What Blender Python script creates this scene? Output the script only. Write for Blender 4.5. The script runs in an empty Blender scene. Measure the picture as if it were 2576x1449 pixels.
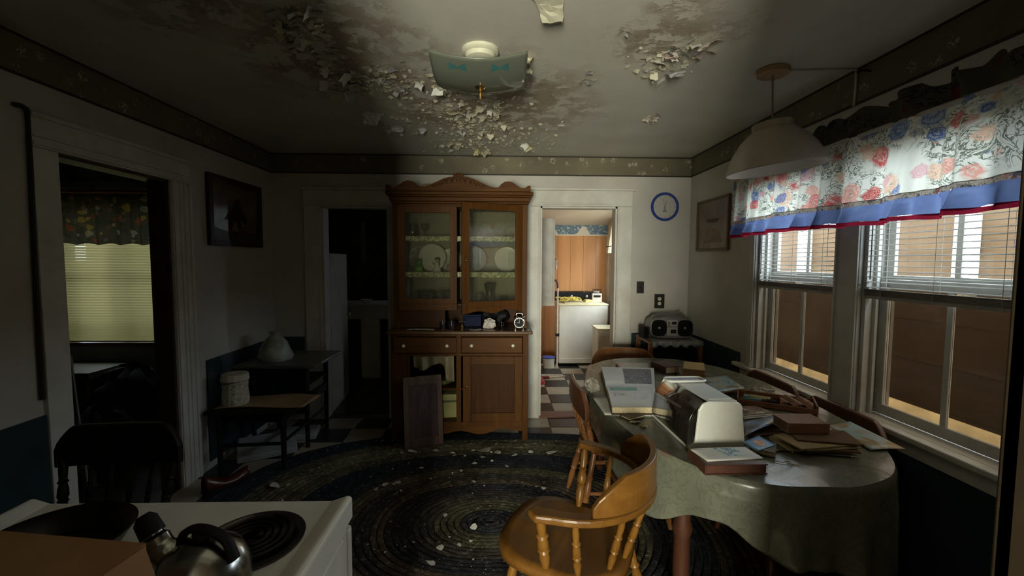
import bpy, math, random
from mathutils import Vector, Matrix, Euler
random.seed(7)
PI = math.pi
sc = bpy.context.scene
C = sc.collection

# ------------------------------------------------------------------ camera, world, lights, exposure
H, FPX = 1.5, 1088.0
YAW, PITCH, ROLL = .0283, .0627, .0049
_F = Vector((math.sin(YAW)*math.cos(PITCH), math.cos(YAW)*math.cos(PITCH), -math.sin(PITCH)))
_r = Vector((math.cos(YAW), -math.sin(YAW), 0)); _u = _r.cross(_F)
_R = _r*math.cos(ROLL)+_u*math.sin(ROLL); _U = _u*math.cos(ROLL)-_r*math.sin(ROLL)
cam_d = bpy.data.cameras.new('camera'); cam = bpy.data.objects.new('camera', cam_d); C.objects.link(cam)
cam_d.sensor_fit = 'HORIZONTAL'; cam_d.sensor_width = 36.0; cam_d.lens = FPX*36.0/2576.0
cam_d.clip_start = .02; cam_d.clip_end = 200
cam.matrix_world = Matrix(((_R.x, _U.x, -_F.x, 0), (_R.y, _U.y, -_F.y, 0), (_R.z, _U.z, -_F.z, H), (0, 0, 0, 1)))
sc.camera = cam

sc.view_settings.view_transform = 'Standard'; sc.view_settings.look = 'None'
sc.view_settings.gamma = 1.0; sc.view_settings.use_curve_mapping = False
sc.view_settings.exposure = 0.55
sc.cycles.use_denoising = True
sc.cycles.max_bounces = 8; sc.cycles.diffuse_bounces = 4; sc.cycles.transparent_max_bounces = 24
sc.cycles.sample_clamp_indirect = 4.0
sc.cycles.caustics_reflective = False; sc.cycles.caustics_refractive = False

world = bpy.data.worlds.new('sky'); sc.world = world; world.use_nodes = True
bg = world.node_tree.nodes['Background']
bg.inputs[0].default_value = (.80, .90, 1.0, 1); bg.inputs[1].default_value = 10.0

def area(name, loc, aim, w, h, energy, col=(1, 1, 1), portal=False, spread=PI):
    l = bpy.data.lights.new(name, 'AREA'); l.shape = 'RECTANGLE'; l.size = w; l.size_y = h; l.energy = energy; l.color = col
    l.spread = spread
    if portal: l.cycles.is_portal = True
    o = bpy.data.objects.new(name, l); C.objects.link(o); o.location = loc
    o.rotation_euler = Vector(aim).to_track_quat('-Z', 'Y').to_euler()
    return o
# daylight: sky portals in the two windows, overcast light at the glazed end of the entry hall and at the laundry window
area('window_portal', (1.93, 2.60, 1.42), (-1, 0, 0), .78, 1.36, 1, portal=True)
area('window_portal.001', (1.93, 1.73, 1.42), (-1, 0, 0), .78, 1.36, 1, portal=True)
area('bedroom_window_portal', (-3.50, 4.24, 1.42), (0, -1, 0), .95, 1.36, 1, portal=True)
area('hall_window_daylight', (-.52, -3.02, 1.10), (0, 1, 0), .90, 1.10, 185.0, (1.0, .96, .74))
area('laundry_window_daylight', (1.86, 5.82, 1.50), (-1, .12, -.25), .80, 1.0, 13.0, (1.0, .98, .93))

XL, XR, D, HC, HB = -2.083, 1.789, 4.058, 2.468, 2.288

def P(x, y, X=None, Y=None, Z=None):
    """a photograph pixel (2576 x 1449) to the point where its ray meets a plane of the room"""
    d = _F+_R*((x-1288)/FPX)-_U*((y-724.5)/FPX)
    t = X/d.x if X is not None else Y/d.y if Y is not None else (Z-H)/d.z
    return Vector((0, 0, H))+d*t

# ------------------------------------------------------------------ materials
class NT:
    def __init__(s, name):
        s.m = bpy.data.materials.new(name); s.m.use_nodes = True; s.t = s.m.node_tree; s.t.nodes.clear()
        s.out = s.t.nodes.new('ShaderNodeOutputMaterial')
    def n(s, typ, _a=None, **inp):
        nd = s.t.nodes.new('ShaderNode'+typ)
        for k, v in (_a or {}).items(): setattr(nd, k, v)
        for k, v in inp.items():
            key = int(k[1:]) if k[0] == 'i' and k[1:].isdigit() else k.replace('_', ' ')
            s.set(nd.inputs[key], v)
        return nd
    def set(s, sock, v):
        if isinstance(v, bpy.types.NodeSocket): s.t.links.new(v, sock)
        elif isinstance(v, bpy.types.Node): s.t.links.new(v.outputs[0], sock)
        else:
            if sock.type == 'RGBA' and len(v) == 3: v = (*v, 1)
            sock.default_value = v
    def coord(s, kind='Object', scale=(1, 1, 1), rot=(0, 0, 0), loc=(0, 0, 0)):
        tc = s.n('TexCoord'); mp = s.n('Mapping', Vector=tc.outputs[kind], Scale=scale, Rotation=rot, Location=loc)
        return mp.outputs[0]
    def noise(s, vec, scale, detail=3, rough=.55, dist=0):
        return s.n('TexNoise', Vector=vec, Scale=scale, Detail=detail, Roughness=rough, Distortion=dist)
    def ramp(s, fac, stops, interp='LINEAR'):
        nd = s.n('ValToRGB', Fac=fac); cr = nd.color_ramp; cr.interpolation = interp
        while len(cr.elements) < len(stops): cr.elements.new(.5)
        for e, (p, c) in zip(cr.elements, stops):
            e.position = p; e.color = (*c, 1) if len(c) == 3 else c
        return nd.outputs[0]
    def mix(s, f, a, b, mode='MIX'):
        nd = s.n('Mix', {'data_type': 'RGBA', 'blend_type': mode}); s.set(nd.inputs[0], f); s.set(nd.inputs[6], a); s.set(nd.inputs[7], b)
        return nd.outputs[2]
    def math(s, op, a, b=0.0, c=0.0):
        nd = s.n('Math', {'operation': op}); s.set(nd.inputs[0], a); s.set(nd.inputs[1], b); s.set(nd.inputs[2], c); return nd.outputs[0]
    def bump(s, h, strength=.3, dist=.01):
        return s.n('Bump', Height=h, Strength=strength, Distance=dist).outputs[0]
    def pr(s, col, rough=.6, metal=0., nrm=None, **kw):
        nd = s.n('BsdfPrincipled', Base_Color=col, Roughness=rough, Metallic=metal)
        for k, v in kw.items(): s.set(nd.inputs[k.replace('_', ' ')], v)
        if nrm is not None: s.t.links.new(nrm, nd.inputs['Normal'])
        return nd
    def done(s, sh):
        s.t.links.new(sh.outputs[0] if isinstance(sh, bpy.types.Node) else sh, s.out.inputs[0]); return s.m

MATS = {}
def paint(name, col, rough=.55, var=.12, vs=6., bump=.15, bs=60., metal=0., spec=.32, dirt=None, coat=0.):
    if name in MATS: return MATS[name]
    t = NT(name); v = t.coord()
    nz = t.noise(v, vs, 4)
    dark = tuple(c*(1-var*1.6) for c in col); lite = tuple(min(1, c*(1+var)) for c in col)
    c = t.ramp(nz.outputs[0], [(.3, dark), (.7, lite)])
    if dirt:
        d = t.noise(v, vs*.45, 6, .65); f = t.ramp(d.outputs[0], [(.52, (0, 0, 0)), (.72, (1, 1, 1))])
        c = t.mix(t.math('MULTIPLY', f, .75), c, dirt)
    nb = t.bump(t.noise(v, bs, 3).outputs[0], bump, .004) if bump else None
    MATS[name] = t.done(t.pr(c, rough, metal, nb, Specular_IOR_Level=spec, Coat_Weight=coat)); return MATS[name]

def wood(name, c1, c2, axis='z', scale=14., rough=.5, coat=.04, spec=.28):
    if name in MATS: return MATS[name]
    t = NT(name); s = {'x': (.09, 1, 1), 'y': (1, .09, 1), 'z': (1, 1, .09)}[axis]
    v = t.coord('Object', s)
    a = t.noise(v, scale, 6, .62, .6); b = t.noise(v, scale*5, 3, .6)
    f = t.math('ADD', t.math('MULTIPLY', a.outputs[0], .75), t.math('MULTIPLY', b.outputs[0], .25))
    c = t.ramp(f, [(.32, c1), (.5, tuple((x+y)/2 for x, y in zip(c1, c2))), (.66, c2)])
    MATS[name] = t.done(t.pr(c, rough, 0, t.bump(f, .12, .003), Coat_Weight=coat, Coat_Roughness=.3, Specular_IOR_Level=spec)); return MATS[name]

def glass(name, tint=(1, 1, 1), refl=1.0, rough=0.02, haze=0.0, hazecol=(.5, .5, .45)):
    """clear pane: light and shadow rays pass through, the surface mirrors at fresnel strength; haze is dust on the pane"""
    if name in MATS: return MATS[name]
    t = NT(name)
    tr = t.n('BsdfTransparent', Color=tint); gl = t.n('BsdfGlossy', Color=(1, 1, 1), Roughness=rough)
    fr = t.n('Fresnel', IOR=1.5); front = t.math('SUBTRACT', 1., t.n('NewGeometry').outputs['Backfacing'])
    m = t.n('MixShader', i0=t.math('MULTIPLY', t.math('MULTIPLY', fr.outputs[0], front), refl), i1=tr.outputs[0], i2=gl.outputs[0])
    if haze:
        df = t.n('BsdfDiffuse', Color=hazecol)
        nz = t.noise(t.coord('Object', (1, 1, .35)), 7, 5, .6)
        f = t.math('MULTIPLY', t.ramp(nz.outputs[0], [(.3, (.45, .45, .45)), (.75, (1, 1, 1))]), haze)
        m = t.n('MixShader', i0=f, i1=m.outputs[0], i2=df.outputs[0])
    MATS[name] = t.done(m.outputs[0]); return MATS[name]

def cloth(t, col, trans=.5, rough=.9):
    df = t.n('BsdfDiffuse', Color=col, Roughness=rough); tl = t.n('BsdfTranslucent', Color=col)
    return t.done(t.n('MixShader', i0=trans, i1=df.outputs[0], i2=tl.outputs[0]).outputs[0])

def floral_material(name, base, blooms, leaf, scale=9., trans=.6, bloom_size=.34, leaf_amt=.55):
    """printed cotton: pale ground, scrolling leaves, roses in cells of random colour"""
    t = NT(name); uv = t.n('TexCoord').outputs['UV']
    w = t.noise(uv, scale*.8, 3); wv = t.n('VectorMath', {'operation': 'MULTIPLY_ADD'}); t.set(wv.inputs[0], w.outputs[1]); wv.inputs[1].default_value = (.06, .06, 0); t.set(wv.inputs[2], uv)
    lv = t.noise(wv.outputs[0], scale*2.3, 3, .6, 2.0)
    lf = t.ramp(lv.outputs[0], [(.45, (0, 0, 0)), (.475, (1, 1, 1)), (.51, (1, 1, 1)), (.535, (0, 0, 0))])
    big = t.noise(uv, scale*.75, 2); bm = t.ramp(big.outputs[0], [(.42, (0, 0, 0)), (.50, (1, 1, 1))])
    c = t.mix(t.math('MULTIPLY', t.math('MULTIPLY', lf, bm), leaf_amt), base, leaf)
    for i, (sc_, off) in enumerate(((1.0, 0.0), (1.7, 3.3))):
        vr = t.n('TexVoronoi', Vector=t.n('VectorMath', {'operation': 'ADD'}, i0=wv.outputs[0], i1=(off, off*.7, 0)).outputs[0], Scale=scale*sc_, Randomness=.85)
        sw = t.noise(wv.outputs[0], scale*7, 2)
        d = t.math('ADD', vr.outputs['Distance'], t.math('MULTIPLY', t.math('SUBTRACT', sw.outputs[0], .5), .22))
        pet = t.ramp(d, [(bloom_size*.82, (1, 1, 1)), (bloom_size, (0, 0, 0))])
        sep = t.n('SeparateColor', Color=vr.outputs['Color'])
        k = len(blooms); col = t.ramp(sep.outputs[0], [(j/k, b) for j, b in enumerate(blooms)], 'CONSTANT')
        on = t.math('GREATER_THAN', sep.outputs[1], .30)
        rings = t.math('MULTIPLY_ADD', t.math('SINE', t.math('MULTIPLY', d, 60.)), .25, .75)
        c = t.mix(t.math('MULTIPLY', t.math('MULTIPLY', pet, on), rings), c, col)
    return cloth(t, c, trans)

# ------------------------------------------------------------------ mesh building
class MB:
    def __init__(s): s.v = []; s.f = []; s.uv = {}
    def add(s, vs, fs, uvs=None, M=None):
        b = len(s.v)
        s.v += [tuple(M @ Vector(p)) if M else tuple(p) for p in vs]
        s.f += [tuple(b+i for i in f) for f in fs]
        if uvs:
            for i, q in enumerate(uvs): s.uv[b+i] = q
        return s
    def bx(s, x0, x1, y0, y1, z0, z1, M=None):
        vs = [(x, y, z) for z in (z0, z1) for y in (y0, y1) for x in (x0, x1)]
        return s.add(vs, [(0, 2, 3, 1), (4, 5, 7, 6), (0, 1, 5, 4), (2, 6, 7, 3), (0, 4, 6, 2), (1, 3, 7, 5)],
                     [(x, y+z) for x, y, z in vs], M)
    def prism(s, pts, a0, a1, axis='y', M=None):
        n = len(pts)
        f = {'y': lambda p, a: (p[0], a, p[1]), 'x': lambda p, a: (a, p[0], p[1]), 'z': lambda p, a: (p[0], p[1], a)}[axis]
        vs = [f(p, a0) for p in pts]+[f(p, a1) for p in pts]
        return s.add(vs, [tuple(range(n)), tuple(range(2*n-1, n-1, -1))]+[(i, n+i, n+(i+1) % n, (i+1) % n) for i in range(n)], [tuple(p) for p in pts]*2, M)
    def lathe(s, prof, c=(0, 0, 0), n=16, M=None, cap=True):
        vs = []; fs = []
        for r, z in prof:
            for k in range(n):
                a = 2*PI*k/n; vs.append((c[0]+r*math.cos(a), c[1]+r*math.sin(a), c[2]+z))
        for i in range(len(prof)-1):
            for k in range(n):
                fs.append((i*n+k, i*n+(k+1) % n, (i+1)*n+(k+1) % n, (i+1)*n+k))
        if cap: fs += [tuple(range(n-1, -1, -1)), tuple(range((len(prof)-1)*n, len(prof)*n))]
        return s.add(vs, fs, None, M)
    def tube(s, path, r, n=8, M=None, closed=False, squash=None):
        path = [Vector(p) for p in path]; m = len(path); vs = []; fs = []
        prev = None
        for i, p in enumerate(path):
            d = (path[(i+1) % m]-path[i-1]) if closed else (path[min(i+1, m-1)]-path[max(i-1, 0)])
            if d.length < 1e-9: d = Vector((0, 0, 1))
            d.normalize()
            ref = prev if prev is not None else (Vector((0, 0, 1)) if abs(d.z) < .95 else Vector((1, 0, 0)))
            a = d.cross(ref)
            if a.length < 1e-6: a = d.orthogonal()
            a.normalize(); b = a.cross(d).normalized(); prev = b
            ri = r[i] if isinstance(r, (list, tuple)) else r
            qa, qb = (squash if squash else (1, 1))
            for k in range(n):
                t = 2*PI*k/n+PI/n; vs.append(p+a*(ri*qa*math.cos(t))+b*(ri*qb*math.sin(t)))
        L = m if closed else m-1
        for i in range(L):
            j = (i+1) % m
            for k in range(n): fs.append((i*n+k, i*n+(k+1) % n, j*n+(k+1) % n, j*n+k))
        if not closed: fs += [tuple(range(n-1, -1, -1)), tuple(range((m-1)*n, m*n))]
        return s.add(vs, fs, None, M)
    def grid(s, fn, nu, nv, uvs=True, M=None):
        """fn(u, v) -> point or (point, uv); nu x nv cells"""
        vs = []; us = []
        for j in range(nv+1):
            for i in range(nu+1):
                q = fn(i/nu, j/nv)
                if isinstance(q[0], (tuple, list, Vector)): vs.append(tuple(q[0])); us.append(q[1])
                else: vs.append(tuple(q)); us.append((i/nu, j/nv))
        return s.add(vs, [(j*(nu+1)+i, j*(nu+1)+i+1, (j+1)*(nu+1)+i+1, (j+1)*(nu+1)+i) for j in range(nv) for i in range(nu)], us, M)
    def sweep(s, path, w, h, M=None):
        """flat bar: horizontal width w, height h (numbers or per-point lists) along a path"""
        path = [Vector(p) for p in path]; m = len(path); vs = []; fs = []
        for i, p in enumerate(path):
            d = path[min(i+1, m-1)]-path[max(i-1, 0)]; d.z = 0; d.normalize(); a = Vector((d.y, -d.x, 0))
            wi = w[i] if isinstance(w, (list, tuple)) else w; hi = h[i] if isinstance(h, (list, tuple)) else h
            vs += [p+a*wi/2, p+a*wi/2+Vector((0, 0, hi)), p-a*wi/2+Vector((0, 0, hi)), p-a*wi/2]
        for i in range(m-1):
            for k in range(4): fs.append((i*4+k, (i+1)*4+k, (i+1)*4+(k+1) % 4, i*4+(k+1) % 4))
        fs += [(0, 1, 2, 3), ((m-1)*4+3, (m-1)*4+2, (m-1)*4+1, (m-1)*4)]
        return s.add(vs, fs, None, M)
    def mesh(s, name, off=(0, 0, 0)):
        me = bpy.data.meshes.new(name)
        me.from_pydata([(x-off[0], y-off[1], z-off[2]) for x, y, z in s.v], [], s.f)
        if s.uv:
            l = me.uv_layers.new(name='uv')
            for lp in me.loops: l.data[lp.index].uv = s.uv.get(lp.vertex_index, (0, 0))
        me.validate(); me.update()
        return me

OFF = {}
def obj(name, mb, mat, parent=None, smooth=False, bevel=0, label=None, solid=0, seg=2, local=False):
    off = OFF.get(parent.name, (0, 0, 0)) if parent and not local else (0, 0, 0)
    me = mb if isinstance(mb, bpy.types.Mesh) else mb.mesh(name, off)
    o = bpy.data.objects.new(name, me); C.objects.link(o)
    if mat and not me.materials: me.materials.append(mat)
    if parent: o.parent = parent; OFF[o.name] = off
    if smooth:
        me.polygons.foreach_set('use_smooth', [True]*len(me.polygons))
        try: me.set_sharp_from_angle(angle=.7)
        except Exception: pass
    if solid: md = o.modifiers.new('solid', 'SOLIDIFY'); md.thickness = solid; md.offset = 0
    if bevel: md = o.modifiers.new('bevel', 'BEVEL'); md.width = bevel; md.segments = seg; md.limit_method = 'ANGLE'
    if label: o['label'] = label
    return o
def tag(o, label, cat, group=None, kind=None):
    if label: o['label'] = label
    if cat: o['category'] = cat
    if group: o['group'] = group
    if kind: o['kind'] = kind
    return o
def thing(name, label, cat, loc=(0, 0, 0), rz=0, group=None, world=False):
    """an Empty at the thing's base; world=True lets its parts be given in room coordinates"""
    o = bpy.data.objects.new(name, None); C.objects.link(o); o.empty_display_size = .05
    o.location = loc; o.rotation_euler = (0, 0, rz)
    if world: OFF[o.name] = tuple(loc)
    return tag(o, label, cat, group)
def struct(name, mb, mat, parent=None, label=None, **kw):
    o = obj(name, mb, mat, parent, **kw)
    if not parent: o['kind'] = 'structure'
    if label: o['label'] = label
    return o
def sroot(name, label, loc):
    o = bpy.data.objects.new(name, None); C.objects.link(o); o.location = loc; o['kind'] = 'structure'; o['label'] = label
    o.empty_display_size = .05; OFF[o.name] = tuple(loc); return o
def inst(src, parent=None, loc=None, rot=None, scale=None):
    o = src.copy(); C.objects.link(o)
    if parent: o.parent = parent
    if loc is not None: o.location = loc
    if rot is not None: o.rotation_euler = rot
    if scale is not None: o.scale = scale
    return o
def dup(root, loc, rz, label=None, group=None):
    r = inst(root, None, loc, (0, 0, rz))
    if label: r['label'] = label
    if group: r['group'] = group
    for ch in [c for c in C.objects if c.parent == root]:
        c = inst(ch, r)
        for g in [c2 for c2 in C.objects if c2.parent == ch]: inst(g, c)
    return r
def Box(*a): return MB().bx(*a)
def spath(pts, n=6):
    """smooth path through points (Catmull-Rom)"""
    p = [Vector(q) for q in pts]; p = [p[0]*2-p[1]]+p+[p[-1]*2-p[-2]]; out = []
    for i in range(1, len(p)-2):
        for k in range(n):
            t = k/n; a, b, c, d = p[i-1:i+3]
            out.append(.5*((2*b)+(c-a)*t+(2*a-5*b+4*c-d)*t*t+(3*b-a-3*c+d)*t**3))
    return out+[p[-2]]

M_WALL = paint('wall_paint', (.50, .48, .43), .6, .07, 2.2, .12, 70, dirt=(.40, .36, .29))
M_TRIM = paint('trim_paint', (.60, .59, .53), .45, .08, 5, .1, 50, dirt=(.42, .38, .29))
M_WIN = paint('window_paint', (.55, .545, .51), .45, .10, 6, .15, 40, dirt=(.30, .28, .24))
M_TEAL = paint('teal_wainscot_paint', (.020, .040, .046), .4, .15, 6, .1, 60)
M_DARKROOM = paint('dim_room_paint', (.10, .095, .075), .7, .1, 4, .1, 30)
M_BLACK = paint('black_plastic', (.010, .010, .011), .55, .2, 9, .05, 90, spec=.15)
M_WHITE = paint('white_enamel', (.66, .66, .60), .3, .06, 5, .03, 30, dirt=(.50, .46, .34))
M_CHROME = paint('chrome', (.40, .40, .38), .13, .05, 8, 0, 1, metal=1.)
M_BRASS = paint('brass', (.60, .42, .16), .3, .15, 12, 0, 1, metal=1.)
M_GLASSY = glass('clear_glass', (.93, .96, .94), 1.6)

# ================================================================== THE SETTING
def wall(name, axis, a0, a1, u0, u1, z0, z1, holes, mat, label):
    """slab with rectangular openings; axis 'x': thickness a0..a1 in X, runs along Y, and the reverse for 'y'"""
    mb = MB(); us = sorted({u0, u1, *[h[0] for h in holes], *[h[1] for h in holes]}); zs = sorted({z0, z1, *[h[2] for h in holes], *[h[3] for h in holes]})
    for ua, ub in zip(us, us[1:]):
        for za, zb in zip(zs, zs[1:]):
            um, zm = (ua+ub)/2, (za+zb)/2
            if any(h[0] < um < h[1] and h[2] < zm < h[3] for h in holes): continue
            mb.bx(a0, a1, ua, ub, za, zb) if axis == 'x' else mb.bx(ua, ub, a0, a1, za, zb)
    return struct(name, mb, mat, label=label)
DL = (2.114, 2.808, 0., 1.995)                 # doorway in the left wall (along Y)
DB = (-1.641, -1.03, 0., 1.995)                # doorways in the back wall (along X)
DR = (.378, 1.097, 0., 2.008)
W1 = (2.24, 2.95, .76, 2.06); W2 = (1.37, 2.08, .76, 2.06)
WB = (-3.98, -3.03, .74, 2.06)
wall('wall_left', 'x', XL-.117, XL, .26, D+.122, 0, HC, [DL], M_WALL, 'grey white plaster wall with a doorway and framed picture')
wall('wall_back', 'y', D, D+.122, XL-.117, XR+.14, 0, HC+.1, [DB, DR], M_WALL, 'off white wall behind the china cabinet with two doorways')
wall('wall_right', 'x', XR, XR+.141, .26, D+.122, -.5, HC+.1, [W1, W2], M_WALL, 'off white wall with two sash windows')
wall('wall_rear', 'y', .26, .38, XL-.117, XR, 0, HC, [(-.50, .505, 0., 2.42)], M_WALL, 'plaster wall behind the stove with an open passage')
M_BROWN = paint('dark_brown_door_paint', (.045, .032, .018), .45, .2, 8, .1, 40)
struct('trim_10', MB().bx(.489, .506, .24, .40, 0, 2.42).bx(.489, .60, .381, .398, 0, 2.42), M_BROWN, label='dark brown casing of the passage beside the windows', bevel=.003)

# ceiling with stains and lost paint
t = NT('peeling_ceiling_paint'); v = t.coord()
def blob(cx, cy, r0, r1):
    d = t.n('VectorMath', {'operation': 'DISTANCE'}, i0=v, i1=(cx, cy, HC)); 
    nz = t.noise(v, 3.5, 5, .6); q = t.math('ADD', d.outputs['Value'], t.math('MULTIPLY', t.math('SUBTRACT', nz.outputs[0], .5), .9))
    return t.ramp(t.math('DIVIDE', q, r1*1.6), [(r0/(r1*1.6), (1, 1, 1)), (r1/(r1*1.6), (0, 0, 0))])
b1 = t.n('Mix', {'data_type': 'FLOAT'})
area1 = t.math('MAXIMUM', blob(-.05, 2.75, .35, .75), t.math('MAXIMUM', blob(-.85, 2.1, .25, .6), t.math('MAXIMUM', blob(-1.15, 1.75, .15, .45), blob(.72, 1.9, .08, .32))))
n1 = t.noise(v, 9, 6, .68, .4); n2 = t.noise(v, 26, 5, .7); n3 = t.noise(v, 2.2, 4)
base = t.ramp(n3.outputs[0], [(.3, (.54, .52, .44)), (.7, (.65, .63, .55))])
bare = t.ramp(n2.outputs[0], [(.3, (.17, .14, .09)), (.47, (.34, .30, .21)), (.58, (.34, .25, .20)), (.72, (.50, .48, .36))])
patch = t.math('MULTIPLY', area1, t.ramp(n1.outputs[0], [(.46, (0, 0, 0)), (.50, (1, 1, 1))]))
col = t.mix(patch, base, bare)
edge = t.math('MULTIPLY', area1, t.ramp(n1.outputs[0], [(.445, (0, 0, 0)), (.462, (1, 1, 1)), (.478, (0, 0, 0))]))
hgt = t.math('ADD', t.math('ADD', t.math('MULTIPLY', patch, -.6), edge), t.math('MULTIPLY', n2.outputs[0], .25))
M_CEIL = t.done(t.pr(col, .7, 0, t.bump(hgt, .55, .006)))
ceiling = struct('ceiling', Box(XL-.12, XR+.14, .26, D+.12, HC, HC+.1), M_CEIL, label='water damaged plaster ceiling with peeling cream paint')

# peeling flakes, parts of the ceiling
FL_M = [paint('flake_'+n, c, .65, .10, 20, .1, 60) for n, c in (('cream', (.60, .57, .43)), ('yellowed', (.55, .50, .30)), ('lilac_grey', (.42, .41, .42)), ('white', (.68, .67, .62)), ('pinkish', (.50, .42, .37)))]
def flake_mesh(i, m):
    rnd = random.Random(100+i); mb = MB(); n = 3; pts = {}
    curl = rnd.uniform(.4, 1.6); ax = rnd.uniform(0, PI)
    for j in range(n+1):
        for k in range(n+1):
            x = (k/n-.5)*rnd.uniform(.65, 1.1); y = (j/n-.5)*rnd.uniform(.65, 1.1)
            u = x*math.cos(ax)+y*math.sin(ax)+.5
            pts[j, k] = (x, y, -curl*max(0, u)**2*.55-rnd.uniform(0, .05))
    mb.add([pts[j, k] for j in range(n+1) for k in range(n+1)], [(j*(n+1)+k, j*(n+1)+k+1, (j+1)*(n+1)+k+1, (j+1)*(n+1)+k) for j in range(n) for k in range(n)])
    me = mb.mesh('paint_flake'); me.materials.append(FL_M[m]); return me
FM = [flake_mesh(i, i % 5) for i in range(25)]
rnd = random.Random(3)
CL = [(735, 55, 55, 45, 26, .055, 2), (820, 150, 30, 50, 14, .05, 2), (880, 215, 45, 22, 18, .045, 2), (960, 195, 60, 25, 16, .04, 0), (1010, 220, 45, 22, 12, .04, 2),
      (1110, 215, 22, 25, 10, .04, 0), (1180, 285, 40, 22, 26, .035, 0), (1250, 280, 45, 30, 28, .035, 0), (1210, 330, 75, 25, 40, .032, 0), (1160, 365, 55, 12, 16, .04, 0),
      (1215, 378, 25, 10, 12, .05, 1), (1330, 365, 35, 10, 10, .045, 1), (1410, 360, 20, 10, 4, .04, 3), (1690, 140, 35, 22, 12, .05, 4), (1750, 105, 35, 20, 6, .05, 4), (1640, 185, 30, 25, 8, .03, 3), (1560, 75, 15, 8, 4, .03, 3),
      (1480, 195, 40, 30, 6, .03, 3), (1420, 300, 40, 40, 5, .03, 3), (1640, 295, 25, 15, 4, .035, 4), (1050, 330, 60, 20, 10, .04, 2)]
nf = 0
for (px, py, rx, ry, n, s, cm) in CL:
    for k in range(n):
        a = max(.004, abs(rnd.gauss(0, .6))); th = rnd.uniform(0, 2*PI)
        p = P(px+rx*1.3*min(1.2, a)*math.cos(th), min(py+ry*1.3*min(1.2, a)*math.sin(th), 386), Z=HC)
        if not (XL+.05 < p.x < XR-.05 and p.y < D-.06): continue
        sz = s*rnd.uniform(.5, 1.5)
        i = rnd.choice([cm, cm, 0, 3, 2])+5*rnd.randrange(5)
        o = bpy.data.objects.new('paint_flake', FM[i]); C.objects.link(o); o.parent = ceiling
        o.location = (p.x, p.y, HC-.004); o.rotation_euler = (rnd.gauss(0, .25), rnd.gauss(0, .25), rnd.uniform(0, 2*PI)); o.scale = (sz, sz*rnd.uniform(.6, 1.2), sz*.8)
        nf += 1
def big_flake(px, py, w, d, ang, drop, m):
    p = P(px, py, Z=HC); rr = random.Random(px)
    mb = MB().grid(lambda u, v: ((u-.5)*w*(1-.3*v)+rr.uniform(-.008, .008), (v-.5)*d+rr.uniform(-.012, .012), -drop*v*v-.003), 5, 5)
    o = obj('paint_flake', mb, FL_M[m], ceiling, solid=.0015); o.location = (p.x, p.y, HC); o.rotation_euler = (0, 0, ang)
for a in ((935, 287, .13, .11, .5, .05, 3), (1385, 12, .12, .12, -.3, .03, 0), (1700, 175, .10, .09, 2.8, .05, 2), (1788, 95, .06, .12, 2.2, .06, 4), (1322, 140, .07, .06, 2.9, .05, 0), (1330, 165, .03, .07, 3.1, .05, 0),
          (1140, 395, .06, .05, 3.1, .035, 3), (1085, 394, .05, .04, 3.0, .03, 0), (1650, 292, .05, .05, 2.4, .04, 4), (880, 232, .07, .09, .7, .04, 2), (1200, 375, .05, .08, 3.0, .06, 1), (1000, 318, .10, .05, .3, .03, 2)):
    big_flake(*a)
mb = MB(); rnd = random.Random(11)     # crumbs of paint too small to count
for (px, py, rx, ry, n) in ((1205, 310, 100, 55, 800), (1210, 360, 130, 25, 260), (960, 210, 120, 35, 330), (760, 80, 60, 60, 200), (1680, 150, 60, 35, 110), (1330, 340, 80, 40, 90), (1080, 290, 80, 40, 160)):
    for k in range(n):
        p = P(px+rnd.gauss(0, rx*.6), min(384, max(-60, py+rnd.gauss(0, ry*.6))), Z=HC); s = rnd.uniform(.004, .019); a = rnd.uniform(0, 6.3)
        ex = Vector((math.cos(a), math.sin(a), rnd.uniform(-.5, .2)))*s; ey = Vector((-math.sin(a), math.cos(a), rnd.uniform(-.5, .3)))*s
        q = Vector((p.x, p.y, HC-.004)); mb.add([q-ex, q+ey*.9, q+ex, q-ey], [(0, 1, 2, 3)])
o = obj('paint_crumbs', mb, FL_M[0], ceiling); o['kind'] = 'stuff'

# wallpaper border
t = NT('wallpaper_border'); v = t.coord()
vr = t.n('TexVoronoi', Vector=v, Scale=9.); v2 = t.n('TexVoronoi', Vector=v, Scale=60.); nz = t.noise(v, 3, 4)
c = t.ramp(nz.outputs[0], [(.3, (.115, .10, .062)), (.7, (.17, .15, .09))])
c = t.mix(t.ramp(v2.outputs['Distance'], [(.10, (.8, .8, .8)), (.22, (0, 0, 0))]), c, (.08, .07, .045))
vn = t.noise(v, 45, 2, .5, 1.5)
fl = t.math('MULTIPLY', t.ramp(vr.outputs['Distance'], [(.18, (1, 1, 1)), (.30, (0, 0, 0))]), t.ramp(vn.outputs[0], [(.53, (0, 0, 0)), (.56, (1, 1, 1))]))
c = t.mix(t.math('MULTIPLY', fl, .8), c, (.48, .45, .32))
M_BORDER = t.done(t.pr(c, .7))
M_BEDGE = paint('border_edge', (.03, .026, .02), .6, .1, 10, 0)
def border(name, x0, x1, y0, y1, label):
    o = struct(name, Box(x0, x1, y0, y1, HB, HC), M_BORDER, label=label)
    dx = .002 if x1-x0 < .02 else 0; dy = .002 if y1-y0 < .02 else 0
    for z in (HB, HC-.012): obj('edge_strip', Box(x0-dx, x1+dx, y0-dy, y1+dy, z, z+.012), M_BEDGE, o)
border('trim_1', XL, XR, D-.004, D, 'floral wallpaper border above the back wall doorways')
border('trim_2', XL, XL+.004, .38, D-.005, 'floral wallpaper border above the bedroom doorway')
border('trim_3', XR-.004, XR, .38, D-.005, 'floral wallpaper border above the window valance')

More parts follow.
